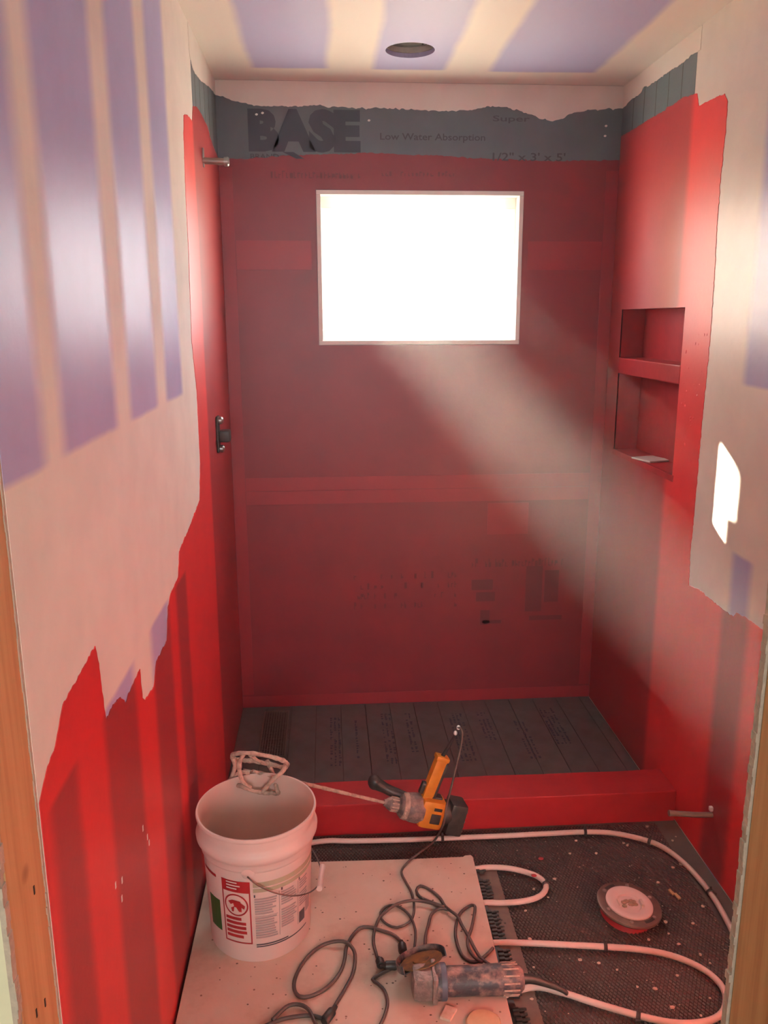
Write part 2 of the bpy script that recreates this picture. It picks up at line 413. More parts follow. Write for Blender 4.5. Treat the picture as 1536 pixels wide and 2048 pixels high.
# printing on the bare boards
def text(body, plane_b, x0, x1, z0, z1, m, parent, bold=0.0, y=-0.0006):
    cu = bpy.data.curves.new('print', 'FONT'); cu.body = body; cu.size = 1; cu.offset = bold; cu.resolution_u = 3
    o = bpy.data.objects.new('print', cu); COL.objects.link(o)
    dg = bpy.context.evaluated_depsgraph_get(); me = bpy.data.meshes.new_from_object(o.evaluated_get(dg))
    bpy.data.objects.remove(o); bpy.data.curves.remove(cu)
    xs = [v.co.x for v in me.vertices]; ys = [v.co.y for v in me.vertices]
    ax, bx, ay, by = min(xs), max(xs), min(ys), max(ys)
    for v in me.vertices:
        u = (v.co.x-ax)/(bx-ax); w = (v.co.y-ay)/(by-ay)
        v.co = Vector((x0+(x1-x0)*u, y, z0+(z1-z0)*w))
    me.materials.append(m)
    t = bpy.data.objects.new('printed_lettering', me); COL.objects.link(t); t.parent = parent
    return t
text('BASE', 'B', 0.113, 0.522, 2.204, 2.352, M['ink'], wall_back, 0.068)
bm = bmesh.new(); vs = [bm.verts.new((x, -.0014, z)) for x, z in ((.235, 2.205), (.275, 2.205), (.315, 2.182), (.285, 2.182))]; bm.faces.new(vs); finish('printed_mark', bm, M['ink'], wall_back)
text('BRAND', 'B', 0.118, 0.222, 2.180, 2.198, M['ink_faint'], wall_back, 0.01)
text('Low Water Absorption', 'B', 0.594, 0.985, 2.243, 2.274, M['ink_faint'], wall_back, 0.012)
text('1/2" x 3\' x 5\'', 'B', 1.014, 1.290, 2.182, 2.211, M['ink_faint'], wall_back, 0.012, -0.0016)
text('Super', 'B', 1.012, 1.15, 2.312, 2.338, M['ink_faint'], wall_back, 0.012)
def smudge_text(x0, x1, z0, z1, m, parent, rows=1, y=-0.0015, dens=0.6):
    """illegible faded printing: clusters of small strokes"""
    bm = bmesh.new(); rh = (z1-z0)/rows
    for r in range(rows):
        x = x0; zb = z0+r*rh
        while x < x1:
            if random.random() < dens:
                w = random.uniform(.006, .012); h = rh*random.uniform(.35, .7)
                for q in ((x, zb, x+.003, zb+h), (x, zb+h*random.choice((0, .45, .9)), x+w, zb+h*random.choice((0, .45, .9))+.004)):
                    a, b, c, d = q[0], min(q[1], q[3]), q[2], max(q[1], q[3])
                    bm.faces.new([bm.verts.new(v) for v in ((a, y, b), (c, y, b), (c, y, d), (a, y, d))])
            x += .014
    return finish('faded_printing', bm, m, parent)
smudge_text(0.19, 0.52, 2.115, 2.150, M['ink_red'], wall_back, 1, -0.0016, .85)
smudge_text(0.60, 0.87, 2.125, 2.150, M['ink_red'], wall_back, 1, -0.0016, .85)
smudge_text(0.97, 1.36, 0.60, 0.655, M['ink_red'], wall_back, 1, -0.0016, .9)
smudge_text(0.45, 0.90, 0.43, 0.60, M['ink_red'], wall_back, 4, -0.0016, .3)
def blk(x0, x1, z0, z1):
    bm = bmesh.new(); box(bm, (x0, -.0016, z0), (x1, -.0009, z1)); finish('faded_printing', bm, M['ink_red'], wall_back)
for q in ((0.97, 1.06, .50, .545), (0.99, 1.07, .45, .49), (1.01, 1.05, .345, .41), (1.02, 1.10, .35, .365), (1.20, 1.27, .40, .60), (1.28, 1.34, .44, .58), (1.22, 1.36, .36, .38)): blk(*q)
# screw heads and mud flecks on the bare board
for i, (px, py) in enumerate(((513, 229), (525, 226), (738, 241), (1212, 252), (1210, 272))):
    u, v = wpt('B', px, py); bm = bmesh.new(); bmesh.ops.create_icosphere(bm, subdivisions=1, radius=.006, matrix=Matrix.Translation((u, -.001, v)) @ Matrix.Diagonal((1, .3, .7, 1)))
    finish('mud_fleck', bm, M['white'], wall_back)
bm = bmesh.new()
for q in ((-1.99, .65), (-1.95, .63), (-1.96, .60), (-1.75, .58), (-1.74, .56), (-1.78, .62)):
    box(bm, (0.0012, q[0]-.003, q[1]-.006), (0.002, q[0]+.003, q[1]+.006), .0006)
finish('mud_fleck', bm, M['white'], wall_left)

# niche with two compartments
bm = bmesh.new(); y0, y1, z0, z1 = NICHE; t = 0.004
box(bm, (W+ND, y0-t, z0-t), (W+ND+t, y1+t, z1+t))                                   # back
for r in ((y0-t, y1+t, z0-t, z0), (y0-t, y1+t, z1, z1+t), (y0-t, y0, z0, z1), (y1, y1+t, z0, z1)):
    box(bm, (W-0.0012, r[0], r[2]), (W+ND, r[1], r[3]))
niche = finish('niche_liner', bm, M['red_niche'], wall_right)
bm = bmesh.new(); box(bm, (W-0.004, y0, 1.402), (W+ND, y1, 1.462), 0.004); finish('niche_shelf', bm, M['red_niche'], wall_right)
bm = bmesh.new(); box(bm, (W-0.004, y0-.01, z0-.022), (W+0.004, y1+.01, z0), 0.002); finish('niche_lip', bm, M['red_niche'], wall_right)
for i in range(26):
    yy = random.uniform(-.86, -.71); zz = random.uniform(1.15, 1.62); bm = bmesh.new()
    bmesh.ops.create_icosphere(bm, subdivisions=1, radius=random.uniform(.002, .006), matrix=Matrix.Translation((W-.0012, yy, zz)) @ Matrix.Diagonal((.4, 1, 1.3, 1)))
    finish('membrane_lump', bm, M['red_r'], wall_right, True)

# front wall with the doorway: drywall, studs and the hall beyond it
OX = 0.957
def ragged_edge_board(name, lo, hi, m, parent, ax):
    """gypsum board whose vertical end face is chewed up"""
    bm = bmesh.new(); n = 160
    for i in range(n):
        z = lo[2]+(hi[2]-lo[2])*i/n; z2 = lo[2]+(hi[2]-lo[2])*(i+1)/n
        d = 0.0025*noise.noise(Vector((3.1, 0, z*60)))+0.0015*noise.noise(Vector((9, 0, z*220)))
        box(bm, (lo[0]+(d if ax == 0 else 0), lo[1]+(d if ax == 1 else 0), z), (hi[0], hi[1], z2))
    return finish(name, bm, m, parent)
bm = bmesh.new(); box(bm, (OX+.03, -2.283, -.1), (W+.15, -2.27, H)); box(bm, (-.10, -2.283, 2.06), (OX+.03, -2.27, H)); box(bm, (OX+.03, -2.41, -.1), (W+.15, -2.397, H))
wall_front = struct(finish('wall_front', bm, M['wall_r']), 'wall with the open doorway at the near end')
ragged_edge_board('drywall_edge', (OX, -2.283, 0), (OX+.03, -2.2702, 2.06), M['drywall_edge'], wall_front, 0)
ragged_edge_board('drywall_edge', (OX-.004, -2.41, 0), (OX+.03, -2.3972, 2.06), M['drywall_edge'], wall_front, 0)
bm = bmesh.new(); n = 200
for i in range(n):                                                # torn end of the left wall's drywall
    z = i*2.06/n; d = 0.003*noise.noise(Vector((1.7, 0, z*50)))+0.002*noise.noise(Vector((4, 2, z*190)))
    box(bm, (-0.0125, DOOR_Y0-.006+d, z), (-0.0006, DOOR_Y0+.001, z+2.06/n))
finish('drywall_edge', bm, M['drywall_edge'], wall_left)
door = bpy.data.objects.new('door_1', None); COL.objects.link(door); door.location = (0.48, -2.34, 0); struct(door, 'rough framed doorway of bare pine studs')
for x0, x1 in ((-0.048, -0.0022), (OX+.004, OX+.042)):
    bm = bmesh.new(); box(bm, (x0, DOOR_Y1, -.005), (x1, DOOR_Y0-.001, 2.08), 0.002); finish('jamb_stud', bm, M['wood'], door)
bm = bmesh.new(); box(bm, (-.1, DOOR_Y1, 2.08), (OX+.15, DOOR_Y0-.001, 2.30), 0.002); finish('door_header', bm, M['wood'], door)
M['nail'] = mat('dark_nail', (0.03, 0.02, 0.018), 0.5, 0.3)
for px, py in ((90, 2005), (73, 2026), (68, 1780)):
    q = hit(px, py, 0, -.002); bm = bmesh.new(); box(bm, (-.0045, q.y-.0015, q.z-.006), (-.0012, q.y+.0015, q.z+.006)); finish('nail', bm, M['nail'], door)

# hall on the near side of the doorway
hx0, hx1, hy = -1.7, 2.5, -5.6
bm = bmesh.new(); box(bm, (hx0, -2.41, -.1), (-.006, -2.397, H)); box(bm, (W+.15, -2.41, -.1), (hx1, -2.397, H)); box(bm, (-.006, -2.41, 2.06), (OX+.03, -2.397, H))
struct(finish('wall_hall_front', bm, M['cream']), 'cream hall wall beside the doorway')
bm = bmesh.new(); n = 160
for i in range(n):
    z = i*2.06/n; d = 0.003*noise.noise(Vector((5.5, 0, z*45)))
    box(bm, (-.008, -2.411, z), (-.002+d, -2.398, z+2.06/n))
struct(finish('trim_1', bm, M['drywall_edge']), 'chewed drywall edge on the hall side of the doorway')
bm = bmesh.new(); box(bm, (hx0-.1, hy, -.1), (hx0, -2.3, H)); struct(finish('wall_hall_left', bm, M['cream']), 'left cream wall of the hall')
bm = bmesh.new(); box(bm, (hx1, hy, -.1), (hx1+.1, -2.3, H)); struct(finish('wall_hall_right', bm, M['cream']), 'right cream wall of the hall')
w2 = (-0.25, 1.05, 1.05, 2.15)  # opening of the unseen window added as fill for the foreground
rect_wall('wall_hall_rear', lambda a, b, c, d: ((a, hy-.1, c), (b, hy, d)), hx0-.1, hx1+.1, -.1, H, w2, M['cream'])['label'] = 'rear hall wall with an added fill-light window'
bm = bmesh.new(); box(bm, (hx0-.1, hy-.1, H), (hx1+.1, -2.41, H+.05)); struct(finish('ceiling_hall', bm, M['mud']), 'plain hall ceiling')
M['hallfloor'] = mat('hall_floor', (0.36, 0.25, 0.16), 0.5)
bm = bmesh.new(); box(bm, (hx0-.1, hy-.1, -.12), (hx1+.1, -2.41, -.006)); struct(finish('floor_hall', bm, M['hallfloor']), 'plain wooden hall floor')

# windows
def glass_mat():
    m = bpy.data.materials.new('window_glass'); m.use_nodes = True; nt = m.node_tree; nt.nodes.clear()
    o = N(nt, 'ShaderNodeOutputMaterial'); mx = N(nt, 'ShaderNodeMixShader'); t = N(nt, 'ShaderNodeBsdfTransparent'); g = N(nt, 'ShaderNodeBsdfGlossy')
    g.inputs['Roughness'].default_value = 0.05; t.inputs['Color'].default_value = (0.96, 0.97, 0.96, 1); mx.inputs[0].default_value = 0.05
    nt.links.new(t.outputs[0], mx.inputs[1]); nt.links.new(g.outputs[0], mx.inputs[2]); nt.links.new(mx.outputs[0], o.inputs[0]); return m
M['glass'] = glass_mat()
def translucent(m, col, fac):
    nt = m.node_tree; p = nt.nodes['Principled BSDF']
    o = nt.nodes['Material Output']; tr = N(nt, 'ShaderNodeBsdfTranslucent'); tr.inputs['Color'].default_value = tuple(col)+(1,)
    mx = N(nt, 'ShaderNodeMixShader'); mx.inputs[0].default_value = fac
    nt.links.new(p.outputs[0], mx.inputs[1]); nt.links.new(tr.outputs[0], mx.inputs[2]); nt.links.new(mx.outputs[0], o.inputs['Surface']); return m
M['vinyl'] = translucent(mat('white_vinyl', (0.88, 0.87, 0.83), 0.35), (0.95, 0.93, 0.88), 0.5)
def frame(bm, x0, x1, z0, z1, w, y0, y1, bev=0.002):
    for lo, hi in (((x0, y0, z0), (x1, y1, z0+w)), ((x0, y0, z1-w), (x1, y1, z1)), ((x0, y0, z0+w), (x0+w, y1, z1-w)), ((x1-w, y0, z0+w), (x1, y1, z1-w))):
        box(bm, lo, hi, bev)
win1 = bpy.data.objects.new('window_1', None); COL.objects.link(win1); win1.location = (0.745, 0.05, 1.51); struct(win1, 'small blown-out window in the shower wall')
bm = bmesh.new(); frame(bm, WIN[0], WIN[1], WIN[2], WIN[3], 0.016, -0.003, 0.145); finish('window_return', bm, M['mud'], win1)
bm = bmesh.new(); frame(bm, WIN[0]+.016, WIN[1]-.016, WIN[2]+.016, WIN[3]-.016, 0.040, 0.062, 0.13, .003); finish('window_frame', bm, M['vinyl'], win1)
bm = bmesh.new(); box(bm, (WIN[0]+.05, 0.092, WIN[2]+.05), (WIN[1]-.05, 0.096, WIN[3]-.05)); finish('window_pane', bm, M['glass'], win1)
fill_win = bpy.data.objects.new('fill_window', None); COL.objects.link(fill_win); fill_win.location = (0.4, hy-.05, 1.2); struct(fill_win, 'unseen hall window added to light the foreground')
bm = bmesh.new(); frame(bm, w2[0], w2[1], w2[2], w2[3], 0.05, hy-.08, hy-.02); finish('window_frame', bm, M['vinyl'], fill_win)
bm = bmesh.new(); box(bm, (w2[0]+.04, hy-.055, w2[2]+.04), (w2[1]-.04, hy-.050, w2[3]-.04)); finish('window_pane', bm, M['glass'], fill_win)

# outside: ground and unseen timbers added to break up the sunbeam
M['ground'] = mat('pale_gravel', (0.42, 0.38, 0.32), 0.9, var=(0.5, 0.46, 0.4), var_scale=3)
bm = bmesh.new(); box(bm, (-60, 0.3, -.3), (60, 90, -.2)); struct(finish('ground', bm, M['ground']), 'pale gravel ground outside the window')
blocker = thing('sun_blocker', 'unseen timbers added outside the window to shape the sunbeam', 'sun_blocker', (0, 2.0, -.2))
for x0, x1 in ((0.085, 0.264), (-1.0, -0.30)):
    bm = bmesh.new(); box(bm, (x0, 1.93, -.2), (x1, 2.07, 2.9), .004); finish('post', bm, M['wood'], blocker)  # unseen uprights placed to shade parts of the window
bm = bmesh.new(); box(bm, (.20, 1.94, 2.40), (.286, 2.06, 2.66), .003); finish('blocker_stub', bm, M['wood'], blocker)
bm = bmesh.new(); box(bm, (-1.3, 1.95, 2.80), (1.6, 2.05, 3.25), .004); finish('blocker_bar', bm, M['wood'], blocker)

# ------------------------------------------------------------------ shower tray, curb, lath
tray = bpy.data.objects.new('floor_shower', None); COL.objects.link(tray); tray.location = (W/2, -.4, -.006); struct(tray, 'grey foam shower tray of narrow strips behind the curb')
M['tray'] = mat('grey_foam_tray', (0.13, 0.125, 0.125), 0.55, var=(0.10, 0.09, 0.09), var_scale=12, bump=(120, 0.0006, 0.6))
TX = 0.1035; x = 0.003; me = None
while x < W-0.004:
    x1 = min(x+TX, W-.003)
    if me is None or x1-x < TX-.001:
        bm = bmesh.new(); box(bm, (0, -.776, -.006), (x1-x-.0022, -.001, 0), .0012)
        o = finish('tray_strip', bm, M['tray']); me = me or o.data
    else:
        o = bpy.data.objects.new('tray_strip', me); COL.objects.link(o)
    o.location = (x, 0, 0); o.parent = tray; o.matrix_parent_inverse = WM(tray).inverted(); x = x1
def floor_print(x0, y0, y1, cols):
    bm = bmesh.new()
    for c in range(cols):
        xx = x0+c*.016; y = y0
        while y < y1:
            if random.random() < .75:
                L = random.uniform(.006, .016)
                box(bm, (xx, y, .0001), (xx+random.uniform(.004, .010), min(y+L, y1), .0006))
            y += random.uniform(.012, .022)
    finish('faded_printing', bm, M['ink'], tray)
for q in ((.37, -.5, -.12, 3), (.47, -.45, -.15, 1), (.58, -.5, -.1, 3), (.68, -.42, -.1, 2), (.86, -.5, -.12, 4), (.98, -.35, -.12, 3), (1.12, -.5, -.2, 3), (1.25, -.4, -.1, 4)): floor_print(*q)

M['grate'] = mat('steel_grate', (0.22, 0.17, 0.15), 0.4, 0.7)
dr = thing('drain_grate', 'long narrow steel grate over the shower drain', 'drain', (.148, -.235, 0))
bm = bmesh.new(); box(bm, (.098, -.425, .0006), (.198, -.050, .0018)); finish('drain_pan', bm, M['nail'], dr)
bm = bmesh.new()
for lo, hi in (((.096, -.427, .0007), (.102, -.048, .005)), ((.194, -.427, .0007), (.2, -.048, .005)), ((.096, -.427, .0007), (.2, -.421, .005)), ((.096, -.054, .0007), (.2, -.048, .005))): box(bm, lo, hi, .0008)
finish('grate_frame', bm, M['grate'], dr)
bm = bmesh.new()
for i in range(9): xx = .1065+i*.0101; box(bm, (xx, -.421, .0019), (xx+.0032, -.054, .0043))
for i in range(30): yy = -.4165+i*.0122; box(bm, (.102, yy, .0019), (.194, yy+.0035, .0043))
finish('grate_bars', bm, M['grate'], dr)['kind'] = 'stuff'

def curb_mesh():
    bm = bmesh.new(); nx = 90
    prof = [(-.775, -.006), (-.775, .04), (-.775, .0985), (-.777, .1005), (-.82, .101), (-.86, .101), (-.9095, .100), (-.9118, .0975), (-.912, .05), (-.913, .02), (-.914, -.006)]
    rows = []
    for i in range(nx+1):
        xx = .0015+(W-.003)*i/nx
        rows.append([bm.verts.new((xx, y+.0025*noise.noise(Vector((xx*5, y*9, z*9))), z+.0018*noise.noise(Vector((xx*7, y*11, 3+z*9))) if z > 0 else z)) for y, z in prof])
    for a, b in zip(rows, rows[1:]):
        for k in range(len(prof)-1): bm.faces.new((a[k], a[k+1], b[k+1], b[k]))
    bm.faces.new(rows[0]); bm.faces.new(rows[-1][::-1]); return bm
struct(finish('shower_curb', curb_mesh(), M['red_curb'], None, True), 'low red curb along the front of the shower tray')

# expanded metal lath: zigzag strands
def lath_mat():
    m, nt, p = _new('brown_metal_lath'); v = coord(nt)
    nt.links.new(ramp(nt, add_noise(nt, v, 14, 4), [(0.35, (0.13, 0.10, 0.09)), (0.7, (0.20, 0.15, 0.135))]), p.inputs['Base Color'])
    p.inputs['Metallic'].default_value = 0.75; p.inputs['Roughness'].default_value = 0.24; return m
M['lath'] = lath_mat()
def lath():
    V = []; Fc = []; px, py = 0.0052, 0.0046; x0, x1, y0, y1 = 0.004, 1.43, -2.26, -0.922
    nx = int((x1-x0)/px); ny = int((y1-y0)/(2*py))
    for r in range(ny):
        yc = y0+(r+.5)*2*py; s0 = 1 if r % 2 else -1
        base = len(V)
        for i in range(nx+1):
            d = s0*(1 if i % 2 else -1)*py*.92
            xx = x0+i*px; yy = yc+d+ (xx*0.0)
            V += [(xx, yy-.0012, -.0044), (xx, yy+.0012, -.00265)]
        for i in range(nx):
            a = base+2*i; Fc.append((a, a+2, a+3, a+1))
    me = bpy.data.meshes.new('metal_lath'); me.from_pydata(V, [], Fc); me.materials.append(M['lath'])
    o = bpy.data.objects.new('metal_lath', me); COL.objects.link(o); return o
tag(lath(), 'brown expanded metal lath sheet covering the bathroom floor', 'lath', kind='stuff')

# ------------------------------------------------------------------ heating pipes
M['pex'] = mat('white_heating_pipe', (0.66, 0.53, 0.46), 0.42, var=(0.58, 0.45, 0.38), var_scale=18)
M['black'] = mat('black_plastic', (0.018, 0.016, 0.016), 0.45, var=(0.05, 0.04, 0.035), var_scale=40)
PR = 0.008
def floor_path(pts, z): return [hit(x, y, 2, z) for x, y in pts]
def pipe(label, pts, clips, pre=(), post=()):
    path = smooth_path([Vector(p) for p in pre]+floor_path(pts, PR)+[Vector(p) for p in post], .012)
    t = thing('heating_pipe', label, 'pipe', (path[0].x, path[0].y, 0), 'white heating pipes on the lath')
    bm = bmesh.new(); tube(bm, path, PR, 12); finish('tube', bm, M['pex'], t, 'all')
    for cx, cy in clips:
        c = hit(cx, cy, 2, PR); k = min(range(1, len(path)-1), key=lambda i: (path[i]-c).length); d = (path[k+1]-path[k-1]).normalized(); s = Vector((-d.y, d.x, 0)); q = path[k]
        bm = bmesh.new(); ring = [q+(s*math.cos(a)+Vector((0, 0, 1))*math.sin(a))*.0098 for a in [2*PI*i/16 for i in range(16)]]
        for off in (-.0028, 0, .0028): tube(bm, [p+d*off for p in ring], .0020, 6, True)
        box(bm, (-.006, -.004, 0), (.006, .004, .008), .001, Matrix.Translation(q+s*.012+Vector((0, 0, -.0078))))
        box(bm, (-.003, -.0015, 0), (.003, .0015, .012), .0005, Matrix.Translation(q+Vector((0, 0, .009))))
        finish('clip', bm, M['black'], t)
    return t
pipe('white heating pipe curving round the corner along the red curb', [(640, 1683), (700, 1682), (800, 1680), (900, 1676), (1000, 1672), (1100, 1667), (1170, 1664), (1230, 1667), (1290, 1680), (1330, 1697), (1370, 1728), (1400, 1760), (1425, 1792), (1445, 1825), (1462, 1857), (1478, 1890)],
     [(888, 1677), (1172, 1664), (1297, 1682), (1420, 1786)], pre=[(.03, -1.02, PR), (.15, -1.005, PR)])
pipe('short white pipe loop poking out from under the board', [(955, 1737), (1000, 1735), (1040, 1741), (1075, 1753), (1092, 1770), (1086, 1787), (1066, 1798), (1035, 1804), (1000, 1806), (965, 1806)], [(1093, 1768)], pre=[(.55, -1.165, PR), (.72, -1.163, PR)], post=[(.70, -1.30, PR), (.55, -1.30, PR)])
pipe('white pipe loop running from the board to the doorway stud beyond the toilet flange', [(985, 1886), (1050, 1886), (1120, 1889), (1200, 1893), (1270, 1898), (1330, 1908), (1380, 1925), (1420, 1948), (1445, 1975), (1452, 2002), (1444, 2026), (1420, 2041), (1380, 2047), (1340, 2045), (1300, 2037), (1250, 2024), (1180, 2003), (1120, 1984), (1060, 1975)],
     [(1210, 1894), (1272, 2030)], pre=[(.55, -1.445, PR), (.70, -1.443, PR)], post=[(.72, -1.625, PR), (.55, -1.63, PR)])

# clip rail beside the board
M['rail'] = mat('dusty_rail', (0.10, 0.065, 0.050), 0.6, var=(0.16, 0.105, 0.08), var_scale=25)
rail = thing('pipe_rail', 'black toothed pipe rail along the edge of the board', 'rail', (.82, -1.42, 0))
bm = bmesh.new(); box(bm, (.770, -1.85, -.0016), (.862, -1.125, .0008), .0004); finish('rail_base', bm, M['rail'], rail)
bm = bmesh.new(); box(bm, (.772, -1.85, .0009), (.806, -1.125, .006), .001); finish('rail_spine', bm, M['black'], rail)
tooth = None; y = -1.84; crossings = (-1.163, -1.30, -1.443, -1.625)
while y < -1.13:
    if all(abs(y-c) > .016 for c in crossings):
        if tooth is None:
            bm = bmesh.new(); box(bm, (-.017, -.0042, .0061), (-.002, .0042, .014), .0015); box(bm, (-.006, -.0042, .0009), (.012, .0042, .011), .003); box(bm, (.006, -.003, .008), (.017, .003, .0125), .0015)
            o = finish('tooth', bm, M['black']); tooth = o.data
        else: o = bpy.data.objects.new('tooth', tooth); COL.objects.link(o)
        o.location = (.812+random.uniform(-.002, .002), y, 0); o.parent = rail; o.matrix_parent_inverse = WM(rail).inverted()
    y += .0145
for px, py in ((980, 1766), (982, 1778), (1003, 1840), (1007, 1853), (1010, 1846), (1110, 1930)):
    q = hit(px, py, 2, .001); bm = bmesh.new(); lathe(bm, [(0, .0009), (.0032, .0009), (.0032, .0014), (0, .0014)], 10, Matrix.Translation((q.x, q.y, 0))); finish('screw_hole', bm, M['nail'], rail)

# ------------------------------------------------------------------ loose board
def board_mat():
    m, nt, p = _new('dusty_backer_board'); v = coord(nt)
    c = ramp(nt, add_noise(nt, v, 5, 6, .65), [(0.3, (0.42, 0.29, 0.22)), (0.5, (0.56, 0.43, 0.34)), (0.7, (0.60, 0.48, 0.39))])
    vo = N(nt, 'ShaderNodeTexVoronoi'); vo.inputs['Scale'].default_value = 26; nt.links.new(v, vo.inputs['Vector'])
    sp = ramp(nt, vo.outputs['Distance'], [(0.05, (0.35, 0.25, 0.22)), (0.09, (1, 1, 1))])
    nt.links.new(mixc(nt, 1, c, sp, 'MULTIPLY'), p.inputs['Base Color']); p.inputs['Roughness'].default_value = 0.75
    add_bump(nt, p, v, 80, .0008, .6); return m
M['backer'] = board_mat()
BT = 0.030
out = [(.010, -1.108), (.30, -1.092), (.60, -1.100), (.765, -1.101), (.772, -1.095), (.790, -1.094), (.795, -1.103), (.793, -1.20), (.788, -1.45), (.783, -1.66), (.779, -1.90), (.008, -1.90)]
bm = bmesh.new(); vs = [bm.verts.new((x, y, .0165)) for x, y in out]; f = bm.faces.new(vs)
g = bmesh.ops.extrude_face_region(bm, geom=[f]); bmesh.ops.translate(bm, vec=(0, 0, BT-.0165), verts=[v for v in g['geom'] if isinstance(v, bmesh.types.BMVert)])
bmesh.ops.bevel(bm, geom=[e for e in bm.edges], offset=.0012, segments=1, affect='EDGES')
tag(finish('backer_board', bm, M['backer']), 'dusty tan backer board laid over the pipes beside the left wall', 'board')

# ------------------------------------------------------------------ bucket
M['bucket'] = translucent(mat('pink_lit_white_plastic', (0.90, 0.74, 0.68), 0.38, var=(0.84, 0.66, 0.60), var_scale=6), (0.85, 0.72, 0.65), 0.25)  # white plastic with pink bounce light mixed into its colour
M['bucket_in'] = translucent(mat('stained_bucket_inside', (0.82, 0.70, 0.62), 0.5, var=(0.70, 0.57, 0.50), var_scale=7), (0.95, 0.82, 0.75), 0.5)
M['lab_red'] = mat('red_label_ink', (0.42, 0.02, 0.025), 0.4); M['lab_green'] = mat('green_label_ink', (0.04, 0.12, 0.03), 0.4)
M['lab_grey'] = mat('grey_label_ink', (0.36, 0.30, 0.29), 0.45); M['lab_pale'] = mat('pale_green_label_ink', (0.42, 0.40, 0.27), 0.45)
M['lab_white'] = mat('white_label', (0.74, 0.68, 0.62), 0.4); M['lab_dark'] = mat('dark_label_ink', (0.07, 0.06, 0.07), 0.4)
M['wire'] = mat('steel_wire', (0.16, 0.12, 0.11), 0.4, 0.8)
BC = Vector((.182, -1.352, BT))
bk = thing('bucket', 'white plastic pail with red and grey instruction label on the tan board', 'bucket', BC)
outer = [(0, .002), (.122, .002), (.127, 0), (.130, .005), (.1385, .245), (.139, .262), (.1435, .266), (.1450, .272), (.1450, .283), (.1490, .289), (.1545, .297), (.1555, .306), (.1530, .313), (.1480, .322), (.1470, .330), (.1475, .348), (.1525, .352), (.1535, .357), (.1520, .362), (.1480, .362)]
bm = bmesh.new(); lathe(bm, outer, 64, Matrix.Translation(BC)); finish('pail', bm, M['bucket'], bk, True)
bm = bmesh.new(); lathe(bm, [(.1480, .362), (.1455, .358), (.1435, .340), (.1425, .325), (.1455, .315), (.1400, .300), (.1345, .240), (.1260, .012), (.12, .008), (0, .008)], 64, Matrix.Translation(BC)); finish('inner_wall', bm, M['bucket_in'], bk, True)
VA = math.radians(-84)
def rad_at(z): return .130+(.1385-.130)*(z-.005)/.24
def patch(bm, a0, a1, z0, z1, off):
    n = max(1, int(abs(a1-a0)/4)); prev = None
    for i in range(n+1):
        a = VA+math.radians(a0+(a1-a0)*i/n)
        p = [bm.verts.new(BC+Vector(((rad_at(z)+off)*math.cos(a), (rad_at(z)+off)*math.sin(a), z))) for z in (z0, z1)]
        if prev: bm.faces.new((prev[0], p[0], p[1], prev[1]))
        prev = p
def lab(name, mats_patches, parent=bk):
    first = None
    for m, ps in mats_patches:
        for grp in ([[q] for q in ps] if len(ps) < 8 and first else [ps]):
            bm = bmesh.new()
            for q in grp: patch(bm, *q)
            o = finish(name if first is None else 'label_print', bm, m, parent if first is None else first)
            if first and len(grp) > 1: o['kind'] = 'stuff'
            first = first or o
    return first
rows = []
z = .142
def textrows(a0, a1, z0, z1, h=.0045, off=.0009, gap=.0026):
    r = []; z = z1
    while z-h > z0:
        r.append((a0, a0+(a1-a0)*random.uniform(.72, 1), z-h, z, off)); z -= h+gap
    return r
lab('warning_panel', [(M['lab_red'], [(-42, -10, .205, .238, .0005), (-42, -40.5, .058, .205, .0005), (-11.5, -10, .058, .205, .0005), (-42, -10, .056, .060, .0005)]),
                      (M['lab_red'], textrows(-39, -14, .064, .132, .0085, .0006, .0045)),
                      (M['lab_white'], textrows(-36, -20, .212, .234, .0035, .0009, .005))])
# round prohibition mark: ring, bar and a dark figure blot
bm = bmesh.new(); 
def circ(a, r): return math.degrees(r*math.cos(a)/.136), .168+r*math.sin(a)
def sticker(bm, pts, off):
    vs = []
    for da, z in pts:
        an = VA+math.radians(-26+da); vs.append(bm.verts.new(BC+Vector(((rad_at(z)+off)*math.cos(an), (rad_at(z)+off)*math.sin(an), z))))
    bm.faces.new(vs)
for i in range(28):
    a, b = 2*PI*i/28, 2*PI*(i+1)/28
    sticker(bm, [circ(a, .028), circ(b, .028), circ(b, .032), circ(a, .032)], .0008)
for q in ([(-9, .176), (-4, .182), (-2, .174), (-6, .168)], [(-4, .182), (5, .180), (6, .160), (-2, .162)], [(0, .162), (3, .150), (6, .150), (6, .162)], [(-6, .158), (-2, .164), (-3, .148), (-5, .148)], [(4, .178), (10, .168), (9, .158), (5, .164)]):
    sticker(bm, q, .0010)
finish('warning_mark', bm, M['lab_red'], bk)
lab('green_panel', [(M['lab_green'], [(-66, -47, .075, .165, .0005)])])
lab('red_strip', [(M['lab_red'], [(-75, -50, .228, .236, .0005)])])
lab('instruction_panel', [(M['lab_pale'], [(-7, 80, .222, .236, .0005), (-7, 80, .207, .218, .0005)]),
     (M['lab_grey'], textrows(-6, 18, .140, .190)+textrows(-6, 18, .072, .134)+textrows(22, 42, .150, .196)+textrows(22, 42, .086, .144)+textrows(46, 62, .172, .198)+textrows(46, 62, .115, .160)),
     (M['lab_grey'], [(19.6, 20.4, .07, .2, .0006), (43.6, 44.4, .07, .2, .0006), (-6, 18, .136, .1375, .0007)]),
     (M['lab_dark'], [(46, 56, .070, .103, .0007), (-6, 60, .046, .0495, .0006), (-6, 30, .052, .0555, .0006), (-6.5, -5, .193, .201, .0007), (22, 24, .199, .207, .0007), (45, 47, .199, .207, .0007)]),
     (M['lab_grey'], [(58, 68, .085, .125, .0007)])])
